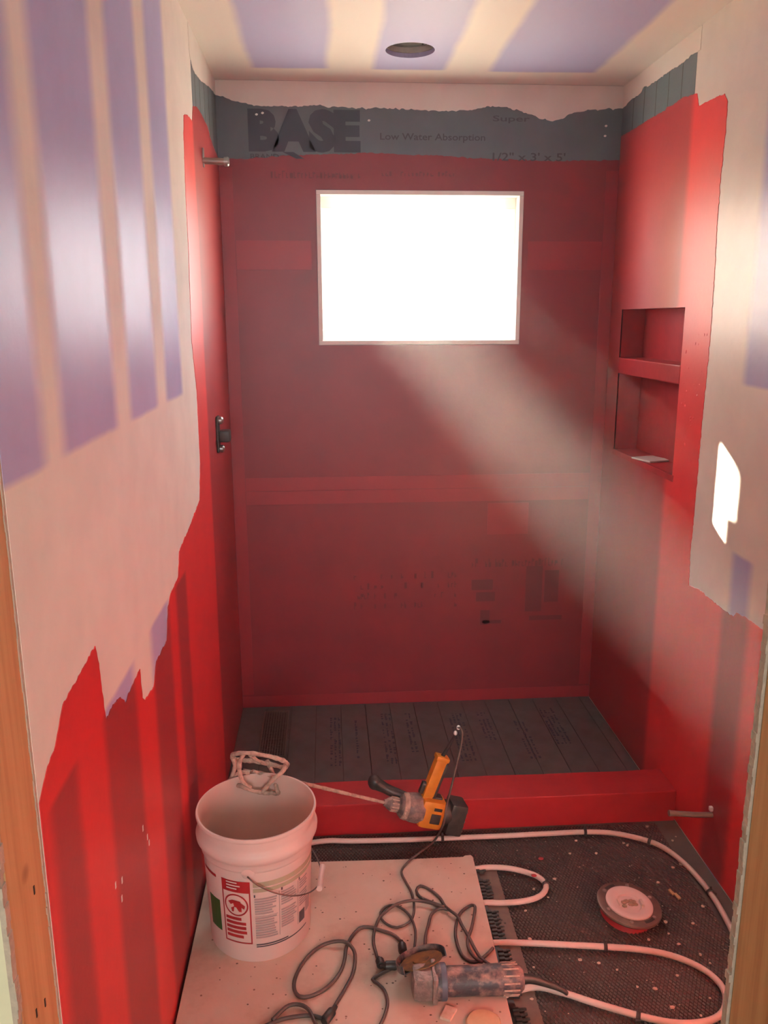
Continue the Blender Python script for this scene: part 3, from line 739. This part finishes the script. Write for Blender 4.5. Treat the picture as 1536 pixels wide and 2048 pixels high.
EA = math.radians(-95); e1 = Vector((math.cos(EA), math.sin(EA), 0)); e2 = Vector((-e1.y, e1.x, 0))
if e2.x < 0: e2 = -e2
for s in (1, -1):
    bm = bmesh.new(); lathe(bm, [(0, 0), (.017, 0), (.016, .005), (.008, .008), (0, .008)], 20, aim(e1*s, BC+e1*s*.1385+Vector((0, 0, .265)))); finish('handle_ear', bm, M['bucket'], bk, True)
bp = [BC+e1*(.150*math.cos(t))+e2*(.162*math.sin(t))+Vector((0, 0, .262-.112*math.sin(t)**.8)) for t in [PI*i/40 for i in range(41)]]
bm = bmesh.new(); tube(bm, bp, .0018, 8); bail = finish('bail_handle', bm, M['wire'], bk, 'all')
gp = bp[18:23]; bm = bmesh.new(); gd = (gp[-1]-gp[0]).normalized(); gc = gp[2]
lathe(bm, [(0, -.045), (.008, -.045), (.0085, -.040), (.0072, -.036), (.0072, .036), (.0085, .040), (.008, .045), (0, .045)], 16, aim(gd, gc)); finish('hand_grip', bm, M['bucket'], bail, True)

# ------------------------------------------------------------------ mixing drill
M['yellow'] = mat('yellow_drill_shell', (0.72, 0.27, 0.025), 0.4, var=(0.58, 0.20, 0.02), var_scale=25)
M['gear'] = mat('muddy_gear_housing', (0.13, 0.10, 0.095), 0.5, var=(0.38, 0.26, 0.22), var_scale=38, bump=(90, .002), stops=(.42, .66))
M['crust'] = mat('mortar_crust', (0.52, 0.38, 0.30), 0.85, var=(0.30, 0.20, 0.16), var_scale=60, bump=(120, .004), stops=(.45, .7))
DA = Vector((.275, .030, -.082)).normalized(); DH = Vector((.27, .10, .95)); DH = (DH-DA*DH.dot(DA)).normalized(); DY = DH.cross(DA)
DO = hit(768, 1605, 1, -.985)
dm = Matrix((DA, DY, DH)).transposed().to_4x4(); dm.translation = DO
dl = thing('mixing_drill', 'yellow corded drill with mortar-caked mixing paddle leaning from pail to curb', 'drill', DO)
def dp(name, bm, m, smooth=True, parent=None):
    bmesh.ops.transform(bm, matrix=dm, verts=bm.verts[:]); return finish(name, bm, m, parent or dl, smooth)
XA = Matrix.Rotation(PI/2, 4, 'Y')          # lathe z -> local +x
bm = bmesh.new(); lathe(bm, [(0, 0), (.010, 0), (.012, .006), (.017, .012), (.021, .020), (.0215, .046), (.018, .050), (0, .050)], 24, XA); chuck = dp('chuck', bm, M['gear'])
bm = bmesh.new()
for i in range(12):
    a = 2*PI*i/12; box(bm, (.022, -.002, .0205), (.044, .002, .0232), .0006, Matrix.Rotation(a, 4, 'X'))
dp('chuck_rib', bm, M['crust'], parent=chuck)
bm = bmesh.new(); lathe(bm, [(0, .048), (.026, .048), (.034, .054), (.040, .070), (.045, .090), (.046, .108), (.043, .124), (0, .126)], 32, XA)
gh = dp('gear_housing', bm, M['gear'])
bm = bmesh.new(); lathe(bm, [(.036, .058), (.0395, .060), (.0425, .072), (.041, .074)], 32, XA, True); dp('housing_collar', bm, M['crust'], parent=gh)
bm = bmesh.new(); box(bm, (.112, -.040, -.046), (.192, .040, .046), .016); dp('motor_housing', bm, M['yellow'])
bm = bmesh.new(); box(bm, (.146, -.0425, -.024), (.178, -.0385, .008), .003); dp('rating_plate', bm, M['black'])
bm = bmesh.new(); box(bm, (.150, -.0425, .018), (.176, -.0390, .028), .002); dp('vent_slot', bm, M['black'])
bm = bmesh.new(); box(bm, (-.019, -.017, 0), (.019, .017, .150), .009, Matrix.Translation((.128, 0, .030)) @ Matrix.Rotation(.10, 4, 'Y')); dp('grip_handle', bm, M['yellow'])
bm = bmesh.new(); box(bm, (-.022, -.019, .138), (.022, .019, .153), .006, Matrix.Translation((.128, 0, .030)) @ Matrix.Rotation(.10, 4, 'Y')); dp('handle_end', bm, M['yellow'])
bm = bmesh.new(); box(bm, (.014, -.0165, -.005), (.024, .0165, .136), .004, Matrix.Translation((.128, 0, .030)) @ Matrix.Rotation(.10, 4, 'Y')); box(bm, (.140, -.0165, .040), (.178, .0165, .052), .004); dp('grip_pad', bm, M['black'])
bm = bmesh.new(); box(bm, (-.032, -.009, .018), (-.014, .009, .058), .006, Matrix.Translation((.128, 0, .030)) @ Matrix.Rotation(.10, 4, 'Y')); dp('trigger', bm, M['black'])
bm = bmesh.new(); lathe(bm, [(0, .188), (.040, .188), (.041, .200), (.037, .222), (.030, .230), (0, .230)], 24, XA); dp('rear_cap', bm, M['black'])
bm = bmesh.new(); box(bm, (.208, -.038, -.056), (.262, .038, .046), .009); rb = dp('rear_block', bm, M['black'])
bm = bmesh.new()
for i in range(5): box(bm, (.2615, -.030, -.042+i*.016), (.2645, .030, -.036+i*.016), .001)
dp('cooling_fin', bm, M['gear'], parent=rb)
sp = [hit(*q) for q in ((814, 1594, 1, -.962), (798, 1588, 1, -.952), (782, 1582, 1, -.945), (766, 1574, 1, -.940), (752, 1566, 1, -.937))]
bm = bmesh.new(); tube(bm, smooth_path(sp, .006), lambda t: .0135+.003*math.sin(t*PI)+(.008*max(0, (t-.7)/.3)), 16); finish('side_handle', bm, M['black'], dl, 'all')
bm = bmesh.new(); bmesh.ops.create_uvsphere(bm, u_segments=16, v_segments=10, radius=.0235, matrix=Matrix.Translation(hit(749, 1564, 1, -.937)) @ Matrix.Diagonal((.9, .95, 1.05, 1))); finish('side_handle_knob', bm, M['black'], dl, 'all')
# paddle
CC = hit(517, 1545, 1, -1.205)                                  # centre of the cage
ca = (DO-CC).normalized()
SL = [CC-ca*.02, CC+ca*.10, CC+(DO-CC)*.7, DO+DA*.004]
bm = bmesh.new(); tube(bm, smooth_path(SL, .008), .0050, 10, lump=.35); shaft = finish('paddle_shaft', bm, M['crust'], dl, 'all')
def rod(name, pts, r=.0062):
    bm = bmesh.new(); tube(bm, smooth_path([hit(x, y, 1, yy) for x, y, yy in pts], .006), r, 8, lump=.45); finish(name, bm, M['crust'], dl, 'all')
fr, bk_, md = -1.236, -1.168, -1.202
rod('paddle_ring', [(466, 1509, fr+.02), (482, 1506, fr), (505, 1507, fr), (540, 1513, fr), (568, 1522, fr+.01), (574, 1530, md), (566, 1535, bk_), (540, 1528, bk_), (505, 1522, bk_), (476, 1520, bk_), (465, 1515, md), (466, 1509, fr+.02)])
rod('paddle_blade', [(488, 1508, fr), (479, 1524, fr-.006), (480, 1548, fr-.008), (488, 1566, fr-.004), (502, 1575, fr)])
rod('paddle_blade', [(466, 1516, md), (470, 1532, md), (464, 1552, md), (455, 1572, md)])
rod('paddle_ring', [(470, 1569, md), (484, 1573, fr), (504, 1581, fr), (524, 1585, fr), (545, 1586, fr+.01), (558, 1587, md)])
rod('paddle_blade', [(573, 1526, md), (566, 1542, fr+.01), (549, 1556, fr), (534, 1573, fr), (524, 1585, fr)])
rod('paddle_blade', [(534, 1522, bk_), (543, 1540, bk_), (550, 1562, md), (554, 1580, fr+.01), (558, 1588, md)])
rod('paddle_blade', [(486, 1542, bk_), (510, 1546, bk_), (535, 1551, md), (560, 1554, md), (585, 1560, md)], .0068)
rod('paddle_spoke', [(500, 1510, fr), (520, 1524, md), (538, 1528, bk_)], .0052)
rod('paddle_spoke', [(462, 1560, md), (478, 1546, md), (500, 1545, md)], .0052)
# cord: out of the handle, over and down to the tangle on the board
he = dm @ Vector((.143, 0, .180)); CR_ = .0038
ctop = hit(912, 1466, 1, he.y-.005)
cord_a = [dm @ Vector((.141, 0, .160)), he, ctop, hit(916, 1455, 1, he.y-.012), hit(924, 1462, 1, he.y-.025), hit(922, 1490, 1, he.y-.045), hit(912, 1535, 1, -1.02), hit(903, 1572, 1, -1.035), hit(893, 1612, 1, -1.045), hit(886, 1650, 1, -1.055), hit(868, 1682, 2, .02), hit(838, 1706, 2, BT+.008)]
cord_a += floor_path([(812, 1728), (803, 1745), (812, 1765), (823, 1785), (828, 1808), (827, 1828), (818, 1845), (794, 1855), (775, 1849), (763, 1838), (761, 1826), (771, 1814)], BT+.0042) + floor_path([(788, 1810), (808, 1820), (822, 1836), (830, 1857), (831, 1877), (828, 1900)], BT+.006)
bm = bmesh.new(); tube(bm, smooth_path(cord_a, .010), .0034, 8); M['cord'] = mat('brown_black_cord', (0.055, 0.036, 0.032), 0.5, var=(0.11, 0.072, 0.06), var_scale=30); finish('power_cord', bm, M['cord'], dl, 'all')
bm = bmesh.new(); tube(bm, smooth_path([dm @ Vector((.141, 0, .172)), he, (he+ctop)/2+Vector((.001, 0, 0)), ctop], .006), lambda t: .0075-.0035*t, 10); finish('cord_boot', bm, M['black'], dl, 'all')
for px, py in ((911, 1466), (917, 1455)):
    bm = bmesh.new(); bmesh.ops.create_icosphere(bm, subdivisions=2, radius=.006, matrix=Matrix.Translation(hit(px, py, 1, he.y-.010)) @ Matrix.Diagonal((1, 1, 1.3, 1))); finish('mortar_blob', bm, M['white'], dl, 'all')

# ------------------------------------------------------------------ cords on the board
def cord(name, label, pieces, r=.0042, plugs=()):
    t = thing(name, label, 'cord', pieces[0][0])
    for pc in pieces:
        bm = bmesh.new(); tube(bm, smooth_path(pc, .008), r, 8); finish('cable', bm, M['cord'], t, 'all')
    for px, py, px2, py2 in plugs:
        a, b = hit(px, py, 2, BT+.011), hit(px2, py2, 2, BT+.011); L = (b-a).length
        bm = bmesh.new(); lathe(bm, [(0, 0), (.005, 0), (.007, L*.25), (.011, L*.35), (.0115, L*.9), (.009, L), (0, L)], 12, aim(b-a, a)); finish('plug', bm, M['black'], t, True)
    return t
z1 = BT+.0045; z2 = BT+.013
C1 = floor_path([(803, 1884), (785, 1869), (755, 1859), (736, 1854), (720, 1857), (704, 1873)], z1)+floor_path([(693, 1894), (689, 1920), (681, 1943), (665, 1965), (644, 1982), (619, 1993), (599, 1993), (589, 1980), (589, 1961), (599, 1937), (617, 1912), (642, 1892)], z1)+floor_path([(669, 1883), (693, 1885), (708, 1902)], z2)+floor_path([(710, 1924), (705, 1949), (689, 1980), (669, 2013), (655, 2038)], z1)
cord('extension_cord', 'thick dark extension cord coiled between the pail and the grinder', [C1, floor_path([(648, 2038), (619, 2031), (580, 2035), (555, 2042), (520, 2056)], z1), floor_path([(545, 2040), (560, 2025), (578, 2011), (599, 2009), (617, 2019), (628, 2041), (640, 2062)], z1+.004)], .0046, [(803, 1882, 806, 1905), (672, 2012, 648, 2044)])
B1 = floor_path([(757, 1922), (753, 1910), (747, 1886), (749, 1861), (759, 1836), (773, 1822)], z1)+floor_path([(794, 1808), (824, 1801), (853, 1804), (887, 1813)], z2)+floor_path([(872, 1808), (852, 1800), (839, 1793), (833, 1781), (841, 1772), (859, 1779), (879, 1795), (889, 1811)], z1)+floor_path([(899, 1820), (915, 1833), (923, 1849), (937, 1873), (952, 1902), (964, 1918), (984, 1932)], z2)
B2 = floor_path([(899, 1820), (879, 1817), (863, 1829), (857, 1849), (851, 1873), (850, 1892)], z1+.004)
B3 = floor_path([(986, 1896), (968, 1914), (948, 1924), (927, 1914), (915, 1890), (911, 1861), (919, 1829), (937, 1813)], z1)+floor_path([(948, 1811), (950, 1821), (944, 1853), (935, 1885), (945, 1910), (965, 1925)], z2)
D1 = floor_path([(788, 1935), (763, 1947), (745, 1959), (755, 1967), (769, 1982), (775, 2004), (771, 2027), (758, 2056)], z1)
cord('tool_cord', 'thin brown tool cord tangled above the grinder with its plug joined', [B1, B2, B3, D1], .0042, [(757, 1915, 763, 1932), (760, 1931, 794, 1931)])

# ------------------------------------------------------------------ angle grinder
M['grinder'] = mat('muddy_grinder_shell', (0.050, 0.052, 0.060), 0.45, var=(0.36, 0.24, 0.20), var_scale=30, bump=(80, .002), stops=(.44, .68))
M['ghead'] = mat('muddy_gear_head', (0.22, 0.17, 0.155), 0.45, 0.3, var=(0.42, 0.30, 0.26), var_scale=40, bump=(80, .003), stops=(.4, .68))
M['disc'] = mat('worn_cutting_disc', (0.30, 0.14, 0.03), 0.6, 0.2, var=(0.08, 0.05, 0.04), var_scale=30)
GA = hit(832, 1965, 2, BT+.040); GB = hit(1045, 1957, 2, BT+.036); gx = (GB-GA).normalized()
gr = thing('angle_grinder', 'mortar-splashed angle grinder lying on the edge of the tan board', 'grinder', (GA.x, GA.y, BT))
GL = (GB-GA).length; gm = aim(gx, GA)
def gp_(name, bm, m, smooth=True, parent=None): bmesh.ops.transform(bm, matrix=gm, verts=bm.verts[:]); return finish(name, bm, m, parent or gr, smooth)
bm = bmesh.new(); lathe(bm, [(0, .045), (.038, .045), (.0405, .050), (.0405, .060), (.036, .064), (.0335, .075), (.0330, GL*.52), (.0345, GL*.62), (.0355, GL*.86), (.031, GL*.97), (.024, GL), (0, GL)], 32); gp_('motor_body', bm, M['grinder'])
bm = bmesh.new(); lathe(bm, [(.0405, .058), (.0412, .060), (.0412, .070), (.0385, .072)], 32, None, True); M['blue'] = mat('blue_grey_band', (0.10, 0.115, 0.15), 0.45); gp_('body_band', bm, M['blue'])
bm = bmesh.new()
for i in range(14):
    a = 2*PI*i/14; box(bm, (.0345, -.0022, GL*.80), (.0368, .0022, GL*.95), .0008, Matrix.Rotation(a, 4, 'Z'))
gp_('vent_rib', bm, M['crust'])
bm = bmesh.new(); box(bm, (-.030, -.032, -.010), (.030, .032, .048), .014); hd = gp_('gear_head', bm, M['ghead'])
bm = bmesh.new(); box(bm, (-.036, -.036, .036), (.036, .036, .050), .008); gp_('head_flange', bm, M['ghead'])
dc = hit(843, 1921, 2, BT+.056); dn = Vector((-.22, .36, .90)).normalized(); dmx = aim(dn, dc)
bm = bmesh.new(); lathe(bm, [(0, -.0015), (.052, -.0012), (.052, .0012), (.022, .0012), (.020, .004), (0, .004)], 40, dmx); finish('cutting_disc', bm, M['disc'], gr, True)
bm = bmesh.new(); lathe(bm, [(0, -.045), (.014, -.045), (.016, -.004), (0, -.002)], 16, dmx); finish('spindle', bm, M['ghead'], gr, True)
bm = bmesh.new(); n = 30; pr = [(.030, -.008), (.060, -.008), (.0625, -.006), (.0625, .012), (.0600, .013), (.0600, -.005), (.030, -.006)]; prev = None
tx = (dmx.inverted().to_3x3() @ Vector((-.4, 1, 0))); base = math.atan2(tx.y, tx.x)
for i in range(n+1):
    a = base-PI*.62+PI*1.24*i/n; ring = [bm.verts.new(dmx @ Vector((r*math.cos(a), r*math.sin(a), z))) for r, z in pr]
    if prev:
        for k in range(len(pr)): bm.faces.new((prev[k], ring[k], ring[(k+1) % len(pr)], prev[(k+1) % len(pr)]))
    else: bm.faces.new(ring)
    prev = ring
bm.faces.new(prev[::-1]); finish('wheel_guard', bm, M['grinder'], gr, True)
bt = [GB-gx*.006, hit(1062, 1958, 2, BT+.030), hit(1090, 1966, 2, BT+.016), hit(1112, 1974, 2, BT+.002), hit(1128, 1982, 2, .020), hit(1136, 1990, 2, .006)]
bm = bmesh.new(); tube(bm, smooth_path(bt, .008), lambda t: .0125-.0075*t, 12); finish('cord_boot', bm, M['black'], gr, 'all')

# ------------------------------------------------------------------ toilet flange
FC = Vector((1.187, -1.338, 0)); fm = aim((.09, -.05, 1), FC)
M['ring'] = mat('brown_steel_ring', (0.24, 0.15, 0.12), 0.38, 0.7, var=(0.16, 0.10, 0.085), var_scale=30)
M['hub'] = mat('red_hub', (0.36, 0.015, 0.02), 0.4)
fl = thing('toilet_flange', 'brown steel toilet flange with a white cap on the lath', 'flange', (FC.x, FC.y, 0))
def fp(name, prof, m, n=48): bm = bmesh.new(); lathe(bm, prof, n, fm); return finish(name, bm, m, fl, True)
fp('hub', [(0, -.004), (.074, -.004), (.068, .010), (.064, .024), (0, .024)], M['hub'])
ring = fp('ring', [(.058, .0242), (.0870, .0242), (.0885, .027), (.0870, .0310), (.0820, .0325), (.058, .0325)], M['ring'])
fp('test_cap', [(0, .0300), (.030, .0300), (.034, .0345), (.040, .0345), (.045, .0375), (.060, .0385), (.0635, .0365), (.0640, .0326), (0, .0290)], M['bucket'])  # cap shares the pail's painted-in pink bounce light
for a in (20, 75, 140, 200, 255, 315):
    A = math.radians(a); bm = bmesh.new(); lathe(bm, [(0, .0325), (.0055, .0325), (.005, .0350), (0, .0355)], 10, fm @ Matrix.Translation((.0725*math.cos(A), .0725*math.sin(A), 0))); finish('screw', bm, M['ghead'], fl, True)
for a0 in (105, 285):
    bm = bmesh.new(); prev = None
    for i in range(9):
        A = math.radians(a0+i*3.4); q = [bm.verts.new(fm @ Vector((r*math.cos(A), r*math.sin(A), .0329))) for r in (.068, .077)]
        if prev: bm.faces.new((prev[0], prev[1], q[1], q[0]))
        prev = q
    finish('bolt_slot', bm, M['nail'], fl)
M['grit'] = mat('brown_grit', (0.26, 0.18, 0.11), 0.9, var=(0.36, 0.22, 0.16), var_scale=60)
for i in range(9):
    bm = bmesh.new(); bmesh.ops.create_icosphere(bm, subdivisions=1, radius=random.uniform(.004, .008), matrix=fm @ Matrix.Translation((random.uniform(-.018, .02), random.uniform(-.02, .012), .0315)) @ Matrix.Diagonal((1.2, 1, .5, 1))); finish('grit_lump', bm, M['grit'], fl)
for a, b in ((-.03, .5), (.034, .6)):
    bm = bmesh.new(); box(bm, (-.0035, -.012, .030), (.0035, .012, .0405), .001, fm @ Matrix.Translation((a, -.002, 0))); finish('cap_tab', bm, M['pex'], fl)

# ------------------------------------------------------------------ plumbing stubs, lamp housing, tile
M['pipe_grey'] = mat('grey_brass_stub', (0.34, 0.27, 0.23), 0.4, 0.5); M['galv'] = mat('galvanised_steel', (0.45, 0.46, 0.44), 0.35, 0.85, var=(0.32, 0.33, 0.32), var_scale=30)
M['can'] = mat('dull_zinc_housing', (0.62, 0.62, 0.58), 0.35, 0.25, var=(0.45, 0.46, 0.44), var_scale=30)
st = thing('supply_stub', 'thin grey water supply stub sticking out of the right wall', 'pipe', (W, -1.156, .172))
bm = bmesh.new(); tube(bm, [(W-.0012, -1.156, .172), (W-.06, -1.156, .176), (W-.128, -1.156, .184)], .0080, 12); finish('stub_pipe', bm, M['pipe_grey'], st, True)
bm = bmesh.new(); tube(bm, [(W-.128, -1.156, .184), (W-.134, -1.156, .1845)], .0088, 12); finish('stub_cap', bm, M['pipe_grey'], st, True)
bm = bmesh.new(); box(bm, (W-.012, -1.162, .186), (W-.0014, -1.150, .200), .003); finish('pipe_strap', bm, M['white'], st)
ar = thing('shower_arm_stub', 'capped brass shower arm stub high on the left wall', 'pipe', (0, -.417, 2.10))
bm = bmesh.new(); tube(bm, [(.0014, -.417, 2.100), (.078, -.417, 2.098)], .0105, 14); finish('stub_pipe', bm, M['pipe_grey'], ar, True)
bm = bmesh.new(); lathe(bm, [(0, 0), (.014, 0), (.0145, .012), (.011, .016), (0, .016)], 14, aim((1, 0, 0), (.068, -.417, 2.098))); finish('stub_cap', bm, M['galv'], ar, True)
bm = bmesh.new(); box(bm, (.0014, -.424, 2.080), (.006, -.410, 2.138), .002); finish('ear_plate', bm, M['galv'], ar)
vl = thing('shower_valve', 'black shower mixing valve body set in the red left wall', 'valve', (0, -.40, 1.155))
bm = bmesh.new(); box(bm, (.0014, -.425, 1.160), (.010, -.375, 1.285), .004); finish('mounting_plate', bm, M['black'], vl)
bm = bmesh.new(); box(bm, (.0100, -.422, 1.196), (.046, -.366, 1.236), .007); finish('valve_body', bm, M['black'], vl, True)
for z in (1.172, 1.270):
    bm = bmesh.new(); lathe(bm, [(0, 0), (.013, 0), (.013, .010), (.008, .015), (0, .015)], 14, aim((1, 0, 0), (.0101, -.40, z))); finish('stop_screw', bm, M['galv'], vl, True)
lm = thing('lamp_housing', 'unlit round steel lamp housing recessed in the ceiling', 'light', (CAN.x, CAN.y, H))
bm = bmesh.new(); lathe(bm, [(.0780, .0145), (.0780, .145), (.070, .150), (0, .150), (0, .1485), (.069, .1485), (.0765, .1440), (.0765, .0145)], 40, Matrix.Translation((CAN.x, CAN.y, H)), True); finish('can', bm, M['can'], lm, True)
bm = bmesh.new(); lathe(bm, [(.0735, .030), (.0749, .030), (.0749, .036), (.0735, .036)], 40, Matrix.Translation((CAN.x, CAN.y, H)), True); finish('can_bead', bm, M['galv'], lm, True)
for a in (40, 160, 280):
    bm = bmesh.new(); box(bm, (.060, -.006, .03), (.0748, .006, .055), .002, Matrix.Translation((CAN.x, CAN.y, H)) @ Matrix.Rotation(math.radians(a), 4, 'Z')); finish('spring_clip', bm, M['black'], lm)
bm = bmesh.new(); lathe(bm, [(0, .095), (.018, .095), (.018, .1483), (0, .1483)], 16, Matrix.Translation((CAN.x, CAN.y, H))); finish('lamp_socket', bm, M['black'], lm, True)
bm = bmesh.new(); vs = []
cs = [hit(x, y, 2, 1.1105) for x, y in ((1283, 918), (1323, 915), (1347, 930), (1315, 938))]
tc = sum(cs, Vector())/4; box(bm, (-.046, -.052, 0), (.046, .052, .006), .0015, Matrix.Translation((1.541, -.40, 1.1106)) @ Matrix.Rotation(.30, 4, 'Z'))
M['tile'] = mat('white_tile', (0.72, 0.68, 0.62), 0.25); tag(finish('wall_tile', bm, M['tile']), 'small white tile lying in the lower niche', 'tile')

# ------------------------------------------------------------------ offcuts and crumbs
M['crumb'] = mat('mortar_crumb', (0.66, 0.54, 0.44), 0.9, var=(0.52, 0.38, 0.28), var_scale=50)
M['straw'] = mat('wood_sliver', (0.50, 0.34, 0.16), 0.8)
def chunk(pts, h, z, m, name):
    bm = bmesh.new(); vs = [bm.verts.new((p.x, p.y, z)) for p in pts]; f = bm.faces.new(vs)
    g = bmesh.ops.extrude_face_region(bm, geom=[f]); tv = [v for v in g['geom'] if isinstance(v, bmesh.types.BMVert)]
    bmesh.ops.translate(bm, vec=(0, 0, h), verts=tv)
    for v in tv: v.co.z += random.uniform(-.2, .2)*h
    return finish(name, bm, m)
tag(chunk(floor_path([(880, 2038), (893, 2014), (914, 2022), (900, 2045)], BT), .007, BT+.0002, M['crumb'], 'mortar_chip'), 'square pale mortar chip in front of the grinder', 'chip')
dcn = hit(967, 2050, 2, BT); bm = bmesh.new(); n = 22
lathe(bm, [(0, 0), (.040, 0), (.041, .004), (.038, .008), (0, .009)], n, Matrix.Translation((dcn.x, dcn.y, BT+.0002)))
for v in bm.verts: v.co += Vector((noise.noise(v.co*40), noise.noise(v.co*40+Vector((5, 0, 0))), 0))*.005
tag(finish('mortar_disc', bm, mat('tan_mortar', (0.62, 0.42, 0.25), 0.85, var=(0.52, 0.34, 0.20), var_scale=30)), 'round flat cake of dried mortar on the board corner', 'mortar')
for i, q in enumerate((((1336, 1780), (1340, 1778), (1350, 1787), (1346, 1790)), ((1348, 1788), (1352, 1786), (1362, 1796), (1357, 1798)))):
    tag(chunk(floor_path(q, .002), .004, -.001, M['straw'], 'wood_sliver'), 'thin wood sliver on the lath beside the toilet flange', 'sliver', 'wood slivers by the flange')
spots = [(1331, 1843), (1337, 1866), (1406, 1812), (1357, 1887), (1300, 1790), (1264, 1768), (1192, 1706), (1247, 1685), (1255, 1690), (1346, 1735), (1362, 1728), (1110, 1757), (1068, 1777), (1096, 1793), (1051, 1820), (1060, 1877), (1386, 1846), (1234, 1938), (1160, 1918), (1068, 1933), (1275, 1972), (1355, 1950), (1310, 1976), (1402, 2030), (1345, 2014), (1198, 1925), (1400, 1908), (1420, 1925), (1140, 1706), (1152, 1680), (1295, 1652), (1345, 1680), (1352, 1672), (1063, 1998), (1316, 1764), (1420, 1995), (1297, 1878)]
def crumb(p, s, z, name='crumb'):
    n = random.randint(5, 7); a0 = random.uniform(0, 6); pts = [Vector((p.x+s*random.uniform(.6, 1.2)*math.cos(a0+2*PI*k/n), p.y+s*random.uniform(.5, 1.0)*math.sin(a0+2*PI*k/n), 0)) for k in range(n)]
    return chunk(pts, s*random.uniform(.4, .8), z, M['crumb'], name)
for i, (px, py) in enumerate(spots):
    c = crumb(hit(px, py, 2, .001), random.uniform(.0035, .0062), -.002, 'mortar_crumb')
    q = hit(px, py, 2, .001)
    if (q-FC).length < .17: w_ = 'on the lath close to the toilet flange'
    elif q.y > -1.08: w_ = 'on the lath near the red curb'
    elif q.x < .97: w_ = 'on the lath beside the black toothed rail'
    elif q.y < -1.52: w_ = 'inside the pipe loop by the doorway stud'
    elif q.y < -1.40: w_ = 'along the pipe behind the grinder'
    else: w_ = 'between the short pipe loop and the corner pipe'
    tag(c, 'small pale mortar crumb '+w_, 'crumb', 'mortar crumbs '+w_)
bm = bmesh.new()
for i in range(110):
    x, y = random.uniform(.87, 1.42), random.uniform(-1.70, -.95); s = random.uniform(.0007, .0016)
    bmesh.ops.create_icosphere(bm, subdivisions=1, radius=s, matrix=Matrix.Translation((x, y, -.0015)) @ Matrix.Diagonal((1.5, 1, .7, 1)))
tag(finish('mortar_dust', bm, M['crumb']), 'fine pale mortar grit sprinkled over the lath', 'grit', kind='stuff')
bm = bmesh.new()
for i in range(120):
    x, y = random.uniform(.05, .77), random.uniform(-1.72, -1.11); s = random.uniform(.0006, .0024)
    bmesh.ops.create_icosphere(bm, subdivisions=1, radius=s, matrix=Matrix.Translation((x, y, BT+.0004)) @ Matrix.Diagonal((1.5, 1, .5, 1)))
tag(finish('board_grit', bm, M['rail']), 'dark specks of grit on the tan board', 'grit', kind='stuff')
for px, py in ((1082, 1714), (1068, 1750)):
    p = hit(px, py, 2, .004 if px == 1082 else .016); bm = bmesh.new(); bmesh.ops.create_icosphere(bm, subdivisions=2, radius=.007, matrix=Matrix.Translation((p.x, p.y, -.001 if px == 1082 else .0145)) @ Matrix.Diagonal((1.2, 1, .35, 1)))
    tag(finish('membrane_drip', bm, M['red_curb'], None, True), 'dried red membrane drip on the lath' if px == 1082 else 'dried red membrane drip on the short pipe loop', 'drip')

# ------------------------------------------------------------------ dust haze in the air
hz = bpy.data.materials.new('dust_haze'); hz.use_nodes = True; nt = hz.node_tree; nt.nodes.clear()
o_ = N(nt, 'ShaderNodeOutputMaterial'); vs_ = N(nt, 'ShaderNodeVolumeScatter'); vs_.inputs['Density'].default_value = 0.0115; vs_.inputs['Anisotropy'].default_value = 0.30
vs_.inputs['Color'].default_value = (0.93, 0.95, 1.0, 1); nt.links.new(vs_.outputs[0], o_.inputs['Volume'])
bm = bmesh.new(); box(bm, (.004, -2.26, .12), (W-.005, -.004, H-.004))
tag(finish('dust_haze', bm, hz), 'hazy dust in the air lit by slanting sunbeams', 'haze', kind='stuff')
